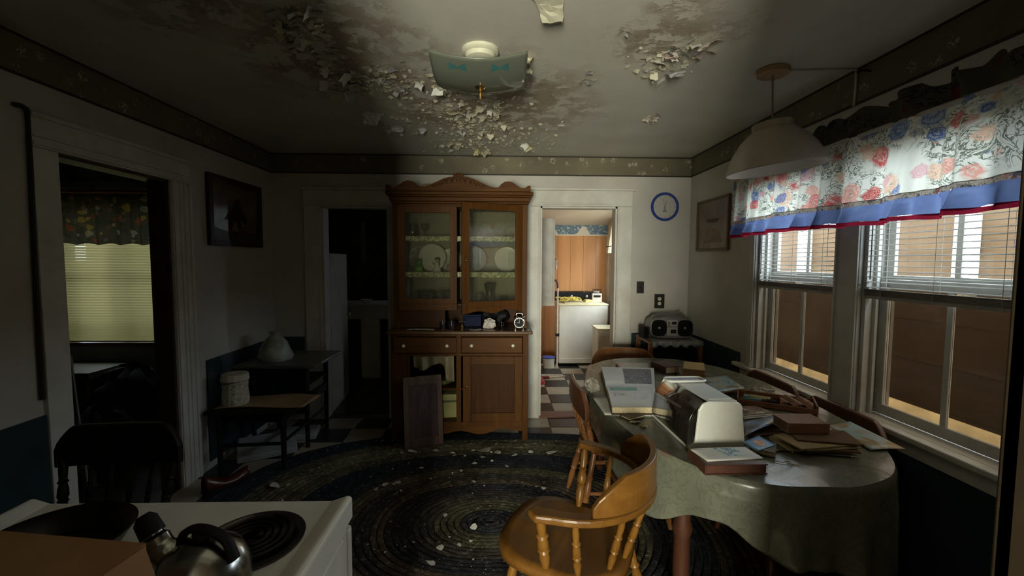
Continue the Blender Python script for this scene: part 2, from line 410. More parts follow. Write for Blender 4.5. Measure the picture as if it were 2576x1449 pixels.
# teal wainscot panels
def panel(name, x0, x1, y0, y1, z0, z1, label): return struct(name, Box(x0, x1, y0, y1, z0, z1), M_TEAL, label=label, bevel=.002)
panel('trim_4', XL, XL+.012, 3.085, D, .05, .785, 'dark teal wainscot behind the telephone bench')
panel('trim_5', XL, XL+.012, .40, 2.0, .05, .785, 'dark teal wainscot beside the bedroom doorway')
panel('trim_6', XL+.013, -1.82, D-.012, D, .05, .785, 'dark teal wainscot in the corner by the dim doorway')
panel('trim_7', 1.255, XR-.013, D-.012, D, .05, .82, 'dark teal wainscot behind the radio table')
panel('trim_8', XR-.012, XR, 3.13, D-.013, .05, .83, 'dark teal wainscot under the corner picture')
panel('trim_9', XR-.012, XR, .40, 3.12, .05, .66, 'dark teal wainscot under the windows')

# baseboards
for nm, bb in (('baseboard_left', MB().bx(XL, XL+.016, .4, 1.99, 0, .05).bx(XL, XL+.016, 2.98, D, 0, .05)), ('baseboard_right', Box(XR-.016, XR, .4, D-.02, 0, .05)),
               ('baseboard_back', MB().bx(XL+.02, -1.81, D-.016, D, 0, .05).bx(-.90, .25, D-.016, D, 0, .08).bx(1.24, XR-.02, D-.016, D, 0, .05))):
    struct(nm, bb, M_TRIM, label='scuffed white painted baseboard along the '+{'left': 'bedroom doorway', 'right': 'window', 'back': 'cabinet'}[nm.split('_')[1]]+' wall')

# door casings
def casing_y(name, x0, x1, z1, wl, wr, head, lab, cap=True):
    r = sroot(name, lab, ((x0+x1)/2, D, 0)); y = D-.022
    obj('casing_board', Box(x0-wl, x0, y, D, 0, z1), M_TRIM, r, bevel=.004); obj('casing_board', Box(x1, x1+wr, y, D, 0, z1), M_TRIM, r, bevel=.004)
    obj('casing_bead', Box(x0-.022, x0-.008, y-.008, D, 0, z1), M_TRIM, r, bevel=.003); obj('casing_bead', Box(x1+.008, x1+.022, y-.008, D, 0, z1), M_TRIM, r, bevel=.003)
    obj('head_board', Box(x0-wl, x1+wr, y, D, z1+.001, z1+head), M_TRIM, r, bevel=.004)
    obj('head_bead', Box(x0-.03, x1+.03, y-.010, D, z1+.014, z1+.030), M_TRIM, r, bevel=.003)
    if cap: obj('head_cap', Box(x0-wl-.02, x1+wr+.03, y-.014, D, z1+head, z1+head+.022), M_TRIM, r, bevel=.004)
    obj('jamb', MB().bx(x0-.001, x0+.016, D, D+.122, 0, z1).bx(x1-.016, x1+.001, D, D+.122, 0, z1).bx(x0, x1, D, D+.122, z1-.016, z1+.001), M_TRIM, r)
    return r
casing_y('door_2', DB[0], DB[1], DB[3], .155, .12, .145, 'white casing of the dim doorway beside the china cabinet')
r = casing_y('door_3', DR[0], DR[1], DR[3], .128, .139, .145, 'white casing of the laundry doorway')
obj('threshold', Box(DR[0], DR[1], D-.02, D+.13, .001, .018), wood('threshold_wood', (.16, .07, .045), (.26, .13, .085), 'x'), r, bevel=.004)
r = sroot('door_1', 'white moulded casing of the bedroom doorway', (XL, 2.45, 0)); xa = XL+.022
obj('casing_board', Box(XL, xa, DL[1], 2.976, 0, DL[3]), M_TRIM, r, bevel=.004)
for ya, yb in ((2.812, 2.835), (2.868, 2.885), (2.905, 2.918), (2.952, 2.976)): obj('casing_bead', Box(XL, xa+.009, ya, yb, 0, DL[3]), M_TRIM, r, bevel=.004)
obj('casing_board', Box(XL, xa, 2.0, DL[0], 0, DL[3]), M_TRIM, r, bevel=.004)
obj('head_board', Box(XL, xa, 2.0, 2.976, DL[3]+.001, 2.15), M_TRIM, r, bevel=.004)
for za, zb in ((2.005, 2.022), (2.042, 2.054), (2.128, 2.15)): obj('head_bead', Box(XL, xa+.009, 2.0, 2.976, za, zb), M_TRIM, r, bevel=.003)
obj('jamb', MB().bx(XL-.117, XL, DL[1]-.016, DL[1]+.001, 0, DL[3]).bx(XL-.117, XL, DL[0]-.001, DL[0]+.016, 0, DL[3]).bx(XL-.117, XL, DL[0], DL[1], DL[3]-.016, DL[3]), M_BROWN, r)

# windows -----------------------------------------------------------------
M_PANE = glass('window_pane', (.93, .95, .95), 1.0, .03, .05, (.5, .48, .42))
M_SCREEN = glass('dusty_pane_with_screen', (.46, .40, .33), 1.0, .10, .42, (.25, .19, .115))
def window(name, y0, y1, label):
    z0, z1 = .76, 2.06; r = sroot(name, label, (XR, (y0+y1)/2, z0)); xg = XR+.085
    obj('jamb', MB().bx(XR, XR+.141, y0-.001, y0+.022, z0, z1).bx(XR, XR+.141, y1-.022, y1+.001, z0, z1).bx(XR, XR+.141, y0, y1, z1-.022, z1+.001), M_WIN, r)
    obj('track', MB().bx(XR+.035, XR+.05, y0+.022, y0+.040, z0, z1).bx(XR+.035, XR+.05, y1-.040, y1-.022, z0, z1), M_WIN, r, bevel=.002)
    obj('storm_track', MB().bx(XR+.105, XR+.12, y0+.022, y0+.05, z0, z1).bx(XR+.105, XR+.12, y1-.05, y1-.022, z0, z1), paint('track_metal', (.22, .21, .19), .4, .2, 10), r)
    ym = (y0+y1)/2
    for nm, za, zb, xo, pm in (('lower_sash', z0+.004, 1.42, 0, M_SCREEN), ('upper_sash', 1.39, z1-.02, .022, M_PANE)):
        a, b = y0+.024, y1-.024; xa = xg-.018+xo; xb = xg+xo
        s = obj(nm, MB().bx(xa, xb, a, a+.045, za, zb).bx(xa, xb, b-.045, b, za, zb).bx(xa, xb, a+.045, b-.045, za, za+.05).bx(xa, xb, a+.045, b-.045, zb-.04, zb), M_WIN, r, bevel=.003)
        obj('muntin', Box(xa+.002, xb-.002, ym-.013, ym+.013, za+.05, zb-.04), M_WIN, s, bevel=.003)
        for pa, pb in ((a+.045, ym-.013), (ym+.013, b-.045)): obj('pane', Box(xa+.007, xa+.010, pa, pb, za+.05, zb-.04), pm, s)
    return r
window('window_1', W1[0], W1[1], 'white sash window in the window wall nearer the corner picture')
window('window_2', W2[0], W2[1], 'white sash window in the window wall beside the dark brown passage casing')
r = sroot('trim_11', 'white window casing boards, post and sill', (XR, 2.1, .7)); x = XR-.022
for ya, yb in ((2.95, 3.02), (2.08, 2.24), (1.24, 1.37)):
    obj('casing_board', Box(x, XR, ya, yb, .76, 2.06), M_WIN, r, bevel=.004)
for ya in (2.957, 2.085, 2.222, 1.352): obj('casing_bead', Box(x-.008, XR, ya, ya+.013, .76, 2.06), M_WIN, r, bevel=.003)
obj('head_board', Box(x, XR, 1.24, 3.02, 2.061, 2.16), M_WIN, r, bevel=.004)
obj('sill', Box(XR-.050, XR+.06, 1.20, 3.16, .733, .759), M_WIN, r, bevel=.006)
obj('apron', Box(XR-.02, XR, 1.24, 3.10, .665, .732), M_WIN, r, bevel=.004)

# outside the windows: boarded neighbouring wall with shade-tinted lower boards, added bounce ledge
M_BOARD = wood('weathered_orange_board', (.070, .039, .017), (.115, .068, .030), 'y', 9., .8, 0)
M_BOARDD = wood('shade_tinted_board', (.026, .015, .008), (.048, .028, .014), 'y', 9., .8, 0)  # lower boards darkened in colour so the lower panes look dim
ob = sroot('wall_outside', 'weathered brown board wall standing outside the windows', (3.9, 2.4, 0))
for k in range(13):
    z = -.55+k*.19; obj('board', Box(3.88+.006*(k % 2), 3.92, -1.2, 9.0, z, z+.1915), M_BOARD if k > 8 else M_BOARDD, ob)
for y in (2.3, 3.4, 4.35, 5.3, 6.4, 7.5): obj('post', Box(3.80, 3.88, y, y+.14, 1.16, 1.9), M_WIN, ob)
struct('bounce_ledge', MB().bx(1.94, 2.62, -1.2, 9.0, .50, .60), paint('bounce_ledge_paint', (.60, .47, .24), .8, .15, 5, .3, 30), label='added pale ledge bouncing light up outside the windows')  # added ledge, pale to bounce golden light onto panes and ceiling
struct('ground_yard', Box(2.62, 3.95, -1.2, 9.0, -.3, .0), paint('dark_yard', (.06, .05, .035), .9), label='dark yard ground beyond the added pale ledge')
struct('wall_sky_block', Box(-5.2, -3.02, 5.6, 5.7, -.5, 2.25), paint('sky_block_paint', (.10, .09, .04), .9, .3, 5, .3, 20), label='added dark wall blocking sky light beyond the bedroom window')  # unseen wall added to keep sky light off the bedroom blind

# floor tiles
M_TD = paint('black_tile', (.020, .021, .024), .35, .25, 8, .05, 40, dirt=(.07, .065, .055))
M_TC = paint('cream_tile', (.38, .34, .26), .38, .12, 6, .05, 40, dirt=(.18, .14, .09))
S = .2925
def tile_mesh(m, s, h):
    mb = MB(); e = .0015; b = .004
    mb.add([(e, e, 0), (s-e, e, 0), (s-e, s-e, 0), (e, s-e, 0), (e+b, e+b, h), (s-e-b, e+b, h), (s-e-b, s-e-b, h), (e+b, s-e-b, h)],
           [(4, 5, 6, 7), (0, 1, 5, 4), (1, 2, 6, 5), (2, 3, 7, 6), (3, 0, 4, 7)]); me = mb.mesh('tile'); me.materials.append(m); return me
TM = [tile_mesh(M_TD, S, .004), tile_mesh(M_TC, S, .004)]
M_GROUT = paint('floor_base', (.06, .055, .045), .9, .2, 6, .1, 40)
floor = struct('floor', Box(XL-.12, XR+.14, -3.2, D+.121, -.12, 0.), M_GROUT, label='black and cream checked tile floor of the dining kitchen')
RC, RA, RB, RN = (-.05, 2.39), 1.75, 1.26, 2.8              # rug: centre, half axes, superellipse power
def in_rug(x, y, g=0.): return (abs(x-RC[0])/(RA-g))**RN+(abs(y-RC[1])/(RB-g))**RN < 1
def tiles(parent, ox, oy, x0, x1, y0, y1, skip=None, par=0):
    i0, i1 = math.floor((x0-ox)/S), math.ceil((x1-ox)/S); j0, j1 = math.floor((y0-oy)/S), math.ceil((y1-oy)/S)
    for i in range(i0, i1):
        for j in range(j0, j1):
            xa, ya = ox+i*S, oy+j*S
            if skip and all(skip(xa+a*S, ya+b*S) for a in (0, 1) for b in (0, 1)): continue
            sx = min(xa+S, x1)-max(xa, x0); sy = min(ya+S, y1)-max(ya, y0)
            if sx < .01 or sy < .01: continue
            o = bpy.data.objects.new('tile', TM[(i+j+par) % 2]); C.objects.link(o); o.parent = parent
            o.location = (max(xa, x0), max(ya, y0), 0); o.scale = (sx/S, sy/S, 1)
tiles(floor, -1.587, 3.219, XL, XR, .4, D, lambda x, y: in_rug(x, y, .06), 1)
fl2 = struct('floor_laundry', Box(.22, 1.80, D+.122, 6.9, -.12, 0.), M_GROUT, label='black and cream checked tile floor of the laundry room')
tiles(fl2, .546, 4.763, .30, 1.68, D+.13, 6.75, None, 1)

# ------------------------------------------------------------------ laundry room shell
M_LCEIL = paint('laundry_ceiling_paint', (.62, .58, .52), .7, .05, 3, .05, 30)
struct('ceiling_laundry', MB().prism([(D+.1, 2.50), (6.9, 2.04), (6.9, 2.14), (D+.1, 2.60)], .2, 1.82, 'x'), M_LCEIL, label='sloping pale ceiling of the laundry room')
wl = wall('wall_laundry_back', 'y', 6.75, 6.85, .2, 1.82, 0, 2.2, [], M_WALL, 'orange wood panelled end wall of the laundry room')
M_PANEL = wood('orange_panelling', (.44, .20, .075), (.60, .31, .13), 'z', 5., .35, .2)
for k in range(7): obj('panel', Box(.30+k*.2+.002, .30+(k+1)*.2-.002, 6.738, 6.75, .0, 1.895), M_PANEL, wl, bevel=.002)
obj('cap_strip', Box(.30, 1.68, 6.732, 6.75, 1.895, 1.915), M_TRIM, wl)
t = NT('blue_border'); v = t.coord('Object', (1, 1, 1)); wv = t.noise(v, 22, 3, .5, 1.5)
c = t.ramp(wv.outputs[0], [(.45, (.10, .17, .25)), (.56, (.14, .22, .30)), (.60, (.40, .46, .46))])
M_BB = t.done(t.pr(c, .7)); obj('wallpaper_border', Box(.30, 1.68, 6.743, 6.75, 1.915, 2.06), M_BB, wl)
for cx in (.80, 1.30): obj('gable_motif', MB().prism([(cx-.11, 1.916), (cx+.11, 1.916), (cx+.06, 1.99), (cx+.035, 2.035), (cx-.02, 2.045), (cx-.05, 2.0)], 6.740, 6.744, 'y'), M_LCEIL, wl)
lw = wall('wall_laundry_left', 'x', .20, .30, D+.122, 6.85, 0, 2.6, [], M_PANEL, 'brown panelled side wall of the laundry room')
wall('wall_laundry_right', 'x', 1.68, 1.80, D+.122, 6.85, 0, 2.6, [(5.40, 6.24, .95, 2.0)], M_LCEIL, 'pale side wall of the laundry room with a bright window')
r = sroot('window_4', 'bright curtained laundry window', (1.68, 5.82, .95))
obj('casing_board', MB().bx(1.66, 1.68, 5.30, 5.40, .9, 2.08).bx(1.66, 1.68, 6.24, 6.34, .9, 2.08).bx(1.66, 1.68, 5.30, 6.34, 2.0, 2.08), M_TRIM, r, bevel=.003)
obj('sill', Box(1.63, 1.79, 5.28, 6.36, .92, .95), M_TRIM, r); obj('sash', MB().bx(1.72, 1.745, 5.40, 5.45, .95, 2).bx(1.72, 1.745, 6.19, 6.24, .95, 2).bx(1.72, 1.745, 5.45, 6.19, 1.45, 1.49), M_TRIM, r)
obj('pane', Box(1.73, 1.734, 5.45, 6.19, .95, 2.0), M_PANE, r)
struct('trim_12', Box(1.655, 1.68, 6.60, 6.738, 0, 1.9), M_TRIM, label='pale corner board beside the laundry panelling', bevel=.003)

# ------------------------------------------------------------------ dim back room shell
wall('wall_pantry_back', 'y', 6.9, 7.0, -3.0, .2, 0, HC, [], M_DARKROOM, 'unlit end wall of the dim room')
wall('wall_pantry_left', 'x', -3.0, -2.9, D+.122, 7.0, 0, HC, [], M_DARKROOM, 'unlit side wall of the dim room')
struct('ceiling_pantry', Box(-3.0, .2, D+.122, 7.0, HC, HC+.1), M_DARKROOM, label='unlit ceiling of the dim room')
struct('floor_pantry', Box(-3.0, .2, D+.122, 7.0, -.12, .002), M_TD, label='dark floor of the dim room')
# ------------------------------------------------------------------ bedroom shell beyond the bedroom doorway
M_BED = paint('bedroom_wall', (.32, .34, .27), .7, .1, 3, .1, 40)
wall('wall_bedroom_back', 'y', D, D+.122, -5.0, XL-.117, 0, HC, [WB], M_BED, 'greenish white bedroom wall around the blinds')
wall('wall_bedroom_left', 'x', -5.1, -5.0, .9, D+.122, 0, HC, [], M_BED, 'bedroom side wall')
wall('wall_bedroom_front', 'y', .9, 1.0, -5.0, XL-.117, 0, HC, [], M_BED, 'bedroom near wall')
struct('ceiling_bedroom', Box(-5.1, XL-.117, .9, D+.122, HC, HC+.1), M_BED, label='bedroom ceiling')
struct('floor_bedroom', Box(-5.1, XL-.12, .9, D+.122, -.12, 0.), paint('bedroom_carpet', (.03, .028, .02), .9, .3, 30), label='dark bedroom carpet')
t = NT('leaf_border'); v = t.coord(); nz = t.noise(v, 7, 4, .6, 1.2)
M_LEAF = t.done(t.pr(t.ramp(nz.outputs[0], [(.40, (.035, .05, .02)), (.5, (.07, .09, .04)), (.55, (.20, .22, .15)), (.68, (.24, .26, .20))]), .7))
struct('trim_13', Box(-5.0, XL-.12, D-.005, D, 2.20, HC), M_LEAF, label='leafy wallpaper border in the bedroom')
r = sroot('window_3', 'bedroom window behind yellowed blinds', (-3.5, D, .74))
obj('casing_board', MB().bx(-4.07, -3.98, D-.02, D, .68, 2.14).bx(-3.03, -2.94, D-.02, D, .68, 2.14).bx(-3.98, -3.03, D-.02, D, 2.06, 2.14), M_TRIM, r, bevel=.003)
obj('sill', Box(-4.1, -2.9, D-.05, D+.1, .70, .735), wood('bed_sill', (.10, .05, .03), (.18, .10, .06), 'x'), r)
obj('sash', MB().bx(-3.98, -3.03, D+.05, D+.075, 1.38, 1.43).bx(-3.53, -3.48, D+.05, D+.075, .74, 2.06), M_TRIM, r); obj('pane', Box(-3.98, -3.03, D+.06, D+.064, .74, 2.06), M_PANE, r)
# ------------------------------------------------------------------ entry hall behind the camera
M_HALL = paint('dark_hall_panelling', (.085, .065, .04), .6, .15, 5)
wall('wall_hall_left', 'x', -1.15, -1.05, -3.1, .26, 0, HC, [], M_HALL, 'entry hall side wall by the stove')
wall('wall_hall_right', 'x', .62, .72, -3.1, .26, 0, HC, [], M_HALL, 'entry hall side wall by the windows')
wall('wall_hall_end', 'y', -3.1, -3.0, -1.15, .72, 0, HC, [(-.98, -.06, .52, 1.68)], M_HALL, 'entry hall end wall with a tall window')
struct('ceiling_hall', Box(-1.15, .72, -3.1, .26, HC, HC+.1), M_HALL, label='entry hall ceiling')
struct('window_5', MB().bx(-1.04, -.98, -3.0, -2.98, .46, 1.74).bx(-.06, .0, -3.0, -2.98, .46, 1.74).bx(-.98, -.06, -3.0, -2.98, 1.68, 1.74).bx(-.98, -.06, -3.0, -2.98, .46, .52), M_TRIM, label='tall window casing at the end of the entry hall')

# ================================================================== LARGE OBJECTS
# ------------------------------------------------------------------ china cabinet
OAKZ = wood('oak_upright', (.052, .0185, .0030), (.108, .042, .0072), 'z', 12., .5, .0, .12); OAKX = wood('oak_rail', (.052, .0185, .0030), (.114, .045, .0078), 'x', 12., .5, .0, .12)
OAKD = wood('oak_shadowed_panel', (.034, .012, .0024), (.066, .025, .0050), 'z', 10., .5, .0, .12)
M_CREAM = paint('cabinet_lining', (.24, .215, .14), .7, .08, 4, .05, 40)
M_LACE = paint('shelf_paper_lace', (.50, .49, .30), .8, .45, 45, .2, 80)
cab = thing('china_cabinet', 'tall carved oak china cabinet with two glass doors against the back wall', 'cabinet', (-.325, 3.76, 0), world=True)
X0, X1, YF, YB, YU = -.885, .235, 3.50, 4.03, 3.62
XS = -.335
for x in (X0, X1-.045):
    for y in (YF, YB-.045):
        obj('leg', Box(x, x+.045, y, y+.045, .0145 if y == YF else 0, .904), OAKZ, cab, bevel=.003)
obj('side_panel', Box(X0+.008, X0+.026, YF+.045, YB-.045, .13, .90), OAKZ, cab); obj('side_panel', Box(X1-.026, X1-.008, YF+.045, YB-.045, .13, .90), OAKZ, cab)
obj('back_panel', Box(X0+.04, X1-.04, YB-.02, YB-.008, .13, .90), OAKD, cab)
obj('bottom_board', Box(X0+.03, X1-.03, YF+.02, YB-.02, .15, .17), OAKX, cab)
obj('inner_shelf', Box(X0+.03, X1-.03, YF+.06, YB-.02, .42, .438), OAKX, cab)
obj('front_frame', MB().bx(X0+.045, X1-.045, YF+.004, YF+.024, .882, .904).bx(X0+.045, X1-.045, YF+.004, YF+.024, .722, .742).bx(X0+.045, X1-.045, YF+.004, YF+.024, .130, .170)
    .bx(XS-.02, XS+.02, YF+.005, YF+.023, .17, .882), OAKZ, cab, bevel=.002)
obj('left_stile', Box(X0+.045, -.735, YF+.004, YF+.022, .17, .722), OAKZ, cab, bevel=.002)
ap = [(X0+.045, .131), (X0+.045, .10)]
for k in range(41):
    u = k/40; ap.append((X0+.045+(X1-X0-.09)*u, .078+.03*abs(2*u-1)**1.5*(1 if abs(2*u-1) > .55 else .6)-.016*math.cos(u*6*PI)))
ap += [(X1-.045, .10), (X1-.045, .131)]
obj('apron', MB().prism(ap, YF+.004, YF+.022, 'y'), OAKX, cab, bevel=.002)
obj('counter', Box(-.912, .268, 3.462, YB+.005, .905, .932), wood('worn_counter', (.06, .025, .008), (.12, .058, .022), 'x', 9., .35), cab, bevel=.006)
def drawer(x0, x1, dy):
    d = obj('drawer', Box(x0, x1, YF-.010+dy, YF+.30+dy, .748, .877), OAKX, cab, bevel=.006)
    for x in (x0+.085, x1-.078): obj('knob', MB().lathe([(.004, 0), (.006, .008), (.013, .016), (.014, .022), (.008, .029), (0.001, .03)], n=12, M=Matrix.Translation((x, YF-.010+dy, .812)) @ Matrix.Rotation(PI/2, 4, 'X')), paint('white_porcelain', (.68, .62, .47), .25, .05, 9, 0), d, smooth=True)
drawer(-.858, XS-.012, -.006); drawer(XS+.022, .186, 0.)
d = obj('door', MB().bx(-.300, -.235, YF-.002, YF+.02, .172, .720).bx(.125, .188, YF-.002, YF+.02, .172, .720).bx(-.235, .125, YF-.002, YF+.02, .650, .720).bx(-.235, .125, YF-.002, YF+.02, .172, .245), OAKZ, cab, bevel=.003)
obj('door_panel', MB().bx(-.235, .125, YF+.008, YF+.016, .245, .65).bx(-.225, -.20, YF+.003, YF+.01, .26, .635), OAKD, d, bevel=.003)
obj('knob', MB().lathe([(.005, 0), (.012, .015), (.012, .02), (.001, .027)], n=10, M=Matrix.Translation((-.268, YF-.002, .47)) @ Matrix.Rotation(PI/2, 4, 'X')), M_BRASS, d, smooth=True)
# upper case
obj('side_panel', Box(X0, X0+.05, YU, YB, .933, 1.965), OAKZ, cab, bevel=.003); obj('side_panel', Box(X1-.055, X1-.008, YU, YB, .933, 1.965), OAKZ, cab, bevel=.003)
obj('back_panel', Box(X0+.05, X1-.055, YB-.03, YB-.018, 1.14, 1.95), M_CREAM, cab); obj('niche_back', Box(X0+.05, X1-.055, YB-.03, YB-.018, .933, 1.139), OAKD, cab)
obj('top_board', Box(X0+.01, X1-.01, YU+.01, YB, 1.945, 1.965), OAKX, cab)
for z in (1.135, 1.40, 1.70):
    s = obj('shelf', Box(X0+.05, X1-.055, YU+.03, YB-.03, z-.018, z), OAKX if z < 1.2 else M_CREAM, cab)
    if z > 1.2:
        n = 36; pts = [(X0+.05+(X1-X0-.105)*k/n, z-.034-.009*(k % 2)) for k in range(n+1)]
        obj('lace_edging', MB().prism([(X0+.05, z+.003)]+pts+[(X1-.055, z+.003)], YU+.024, YU+.029, 'y'), M_LACE, s)
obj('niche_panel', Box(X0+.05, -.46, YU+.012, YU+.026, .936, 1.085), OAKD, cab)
M_CGL = glass('cabinet_glass', (.84, .86, .80), 2.6, .03, .05, (.4, .38, .30))
def glazed_door(parent, w, zb, zt, wavy):
    """hinged edge at x = 0, running to x = -w"""
    pts = [(-w, zt), (-w, zb)]
    for k in range(25):
        u = k/24; pts.append((-w+w*u, zb+(.018*(1-math.cos(u*4*PI))*.5*(1+u) if wavy else 0)))
    pts += [(0, zt)]
    bott = [p for p in pts if p[1] < zb+.06]
    fr = MB().bx(-w, -w+.058, 0, .022, zb+.055, zt).bx(-.058, 0, 0, .022, zb+.055, zt).bx(-w+.058, -.058, 0, .022, zt-.052, zt).bx(-w+.058, -.058, 0, .022, zb+.055, zb+.10)
    fr.prism(bott[0:]+[(0, zb+.055), (-w, zb+.055)], 0, .022, 'y')
    return fr, (-w+.058, -.058, zb+.10, zt-.052)
CL0 = Vector((-.325, 3.76, 0))
for x, w, zb, zt, wavy, ang in ((-.355, .485, 1.085, 1.945, False, 0), (.186, .525, 1.075, 1.955, True, 24)):
    fr, g = glazed_door(cab, w, zb, zt, wavy)
    dd = obj('glass_door', fr, OAKZ, cab, bevel=.002, local=True, label='glass door standing ajar' if ang else None)
    dd.location = Vector((x, YU-.024, 0))-CL0; dd.rotation_euler = (0, 0, math.radians(ang))
    obj('pane', Box(g[0], g[1], .010, .013, g[2], g[3]), M_CGL, dd)
    if ang: obj('knob', MB().lathe([(.004, 0), (.009, .010), (.009, .014), (.001, .020)], n=10, M=Matrix.Translation((-.497, 0, 1.50)) @ Matrix.Rotation(PI/2, 4, 'X')), M_CHROME, dd, smooth=True)
# cornice and carved crest
for z0, z1, o_ in ((1.966, 1.985, .018), (1.985, 2.02, .03), (2.02, 2.035, .045), (2.035, 2.062, .055)):
    obj('cornice', Box(X0-o_+.01, X1+o_-.018, YU-o_, YB, z0, z1), OAKX, cab, bevel=.006)
half = [(.588, 2.063), (.588, 2.105), (.575, 2.114), (.555, 2.104), (.54, 2.092), (.51, 2.093), (.475, 2.115), (.44, 2.138), (.41, 2.146), (.375, 2.142), (.345, 2.122), (.33, 2.098), (.30, 2.094), (.25, 2.104), (.19, 2.132), (.12, 2.165), (.08, 2.176), (.042, 2.180), (.044, 2.196), (.03, 2.206), (0, 2.210)]
cx = -.338; crest = [(cx+x, z) for x, z in half]+[(cx-x, z) for x, z in half[::-1][1:]]
cr = obj('crest', MB().prism(crest, YU-.055, YU-.033, 'y'), OAKX, cab, bevel=.004)
sc_ = MB()
for s in (-1, 1):
    for (x, z, r) in ((.03, 2.150, .022), (.075, 2.140, .026), (.115, 2.128, .020), (.155, 2.112, .016), (.20, 2.100, .013)):
        sc_.tube([(cx+s*x+r*math.cos(a)*.8, YU-.058, z+r*math.sin(a)) for a in [k*PI/6 for k in range(-1, 8)]], .004, 6)
sc_.tube([(cx+.018*math.cos(a), YU-.058, 2.19+.014*math.sin(a)) for a in [k*PI/5 for k in range(11)]], .003, 6)
obj('carving', sc_, OAKD, cr, smooth=True)

# ------------------------------------------------------------------ loose door leaning on the cabinet
ld = thing('loose_cabinet_door', 'dark streaked wooden panel door propped against the cabinet base', 'panel', (-.60, 3.39, .0145), math.radians(21))
GREYW = wood('grey_worn_wood', (.075, .045, .03), (.16, .105, .075), 'z', 16., .6, 0); PURW = wood('purplish_worn_panel', (.05, .028, .024), (.115, .075, .07), 'z', 22., .6, 0)
Mt = Matrix.Rotation(math.radians(-7), 4, 'X')
obj('door_frame', MB().bx(-.155, -.115, -.011, .011, 0, .56, Mt).bx(.115, .155, -.011, .011, 0, .56, Mt).bx(-.115, .115, -.011, .011, .49, .56, Mt).bx(-.115, .115, -.011, .011, 0, .07, Mt), GREYW, ld, bevel=.003)
obj('door_panel', MB().bx(-.115, .115, -.004, .004, .07, .49, Mt), PURW, ld)

# ------------------------------------------------------------------ dining table and cloth
TC, TA, TB, TN, TZ = (1.085, 2.31), .56, .955, 2.5, .755
def tpt(a, g=1.):
    c, s = math.cos(a), math.sin(a); r = (abs(c)**TN+abs(s)**TN)**(-1/TN)
    return TC[0]+TA*g*r*c, TC[1]+TB*g*r*s
WALN = wood('reddish_table_wood', (.035, .012, .006), (.07, .025, .011), 'z', 10.)
tab = thing('dining_table', 'oval dining table under a floral vinyl cloth by the windows', 'table', (TC[0], TC[1], 0), world=True)
obj('tabletop', MB().prism([tpt(2*PI*k/64, .985) for k in range(64)], TZ-.03, TZ-.003, 'z'), WALN, tab)
obj('apron', MB().bx(.70, 1.47, 1.62, 1.645, .63, TZ-.03).bx(.70, 1.47, 2.975, 3.0, .63, TZ-.03).bx(.70, .725, 1.645, 2.975, .63, TZ-.03).bx(1.445, 1.47, 1.645, 2.975, .63, TZ-.03), WALN, tab)
for x in (.72, 1.45):
    for y in (1.62, 3.0): obj('leg', MB().lathe([(.022, .0145), (.028, .03), (.024, .10), (.033, .30), (.030, .42), (.040, .46), (.030, .50), (.036, .56), (.036, .72)], (x, y, 0), 12), WALN, tab, smooth=True)
t = NT('vinyl_tablecloth'); v = t.coord()
nz = t.noise(v, 2.5, 4); vr = t.n('TexVoronoi', Vector=v, Scale=6.5); lv = t.noise(v, 16, 3, .6, 1.6)
base = t.ramp(nz.outputs[0], [(.3, (.115, .12, .09)), (.7, (.175, .18, .135))])
leaf = t.ramp(lv.outputs[0], [(.44, (0, 0, 0)), (.5, (1, 1, 1)), (.56, (0, 0, 0))])
c = t.mix(t.math('MULTIPLY', leaf, .45), base, (.075, .08, .045))
bl = t.ramp(t.math('ADD', vr.outputs['Distance'], t.math('MULTIPLY', t.math('SUBTRACT', lv.outputs[0], .5), .3)), [(.10, (1, 1, 1)), (.26, (0, 0, 0))])
sp = t.n('SeparateColor', Color=vr.outputs['Color'])
c = t.mix(t.math('MULTIPLY', bl, .6), c, t.ramp(sp.outputs[0], [(0, (.17, .07, .055)), (.3, (.19, .165, .08)), (.55, (.09, .12, .15)), (.8, (.21, .18, .14))], 'CONSTANT'))
M_VINYL = t.done(t.pr(c, .24, 0, t.bump(t.noise(v, 9, 3, .5, .8).outputs[0], .25, .012)))
def skirt(a):
    d = a % (2*PI)                              # direction around the table: 0 = window side, 3pi/2 = towards the stove
    base_ = .27
    base_ += .11*math.exp(-((d-5.35)/.5)**2)-.13*math.exp(-((d-4.12)/.22)**2)-.02*math.sin(d*3)
    base_ -= .05*math.exp(-((d-PI/2)/.6)**4)+.10*math.exp(-((d-PI)/.45)**4)+.10*math.exp(-(min(d, 2*PI-d)/.7)**4)
    return base_
def clothfn(u, v):
    a = 2*PI*u
    if v <= .5:
        g = v/.5; x, y = tpt(a, g*1.0); z = TZ+.0022*math.sin(x*23+y*9)*math.sin(y*17-x*5)*g+.003
    else:
        q = (v-.5)/.5; dr_ = skirt(a)*q; k = min(1, q*3)
        fold = (.018*math.sin(a*17+.6*math.sin(a*5))*k*q+.012*math.sin(a*31)*q*q)*(.15+.85*math.sin(a)**2)
        x, y = tpt(a, 1.008+.012*k+fold); z = TZ+.003-.012*(1-math.cos(min(1, q*4)*PI/2))-max(0, dr_-.0)
    return (x, y, z)
tc = obj('tablecloth', MB().grid(clothfn, 160, 44), M_VINYL, None, smooth=True, solid=.0016)
tag(tc, 'worn grey green floral vinyl cloth draped over the oval table', 'tablecloth')

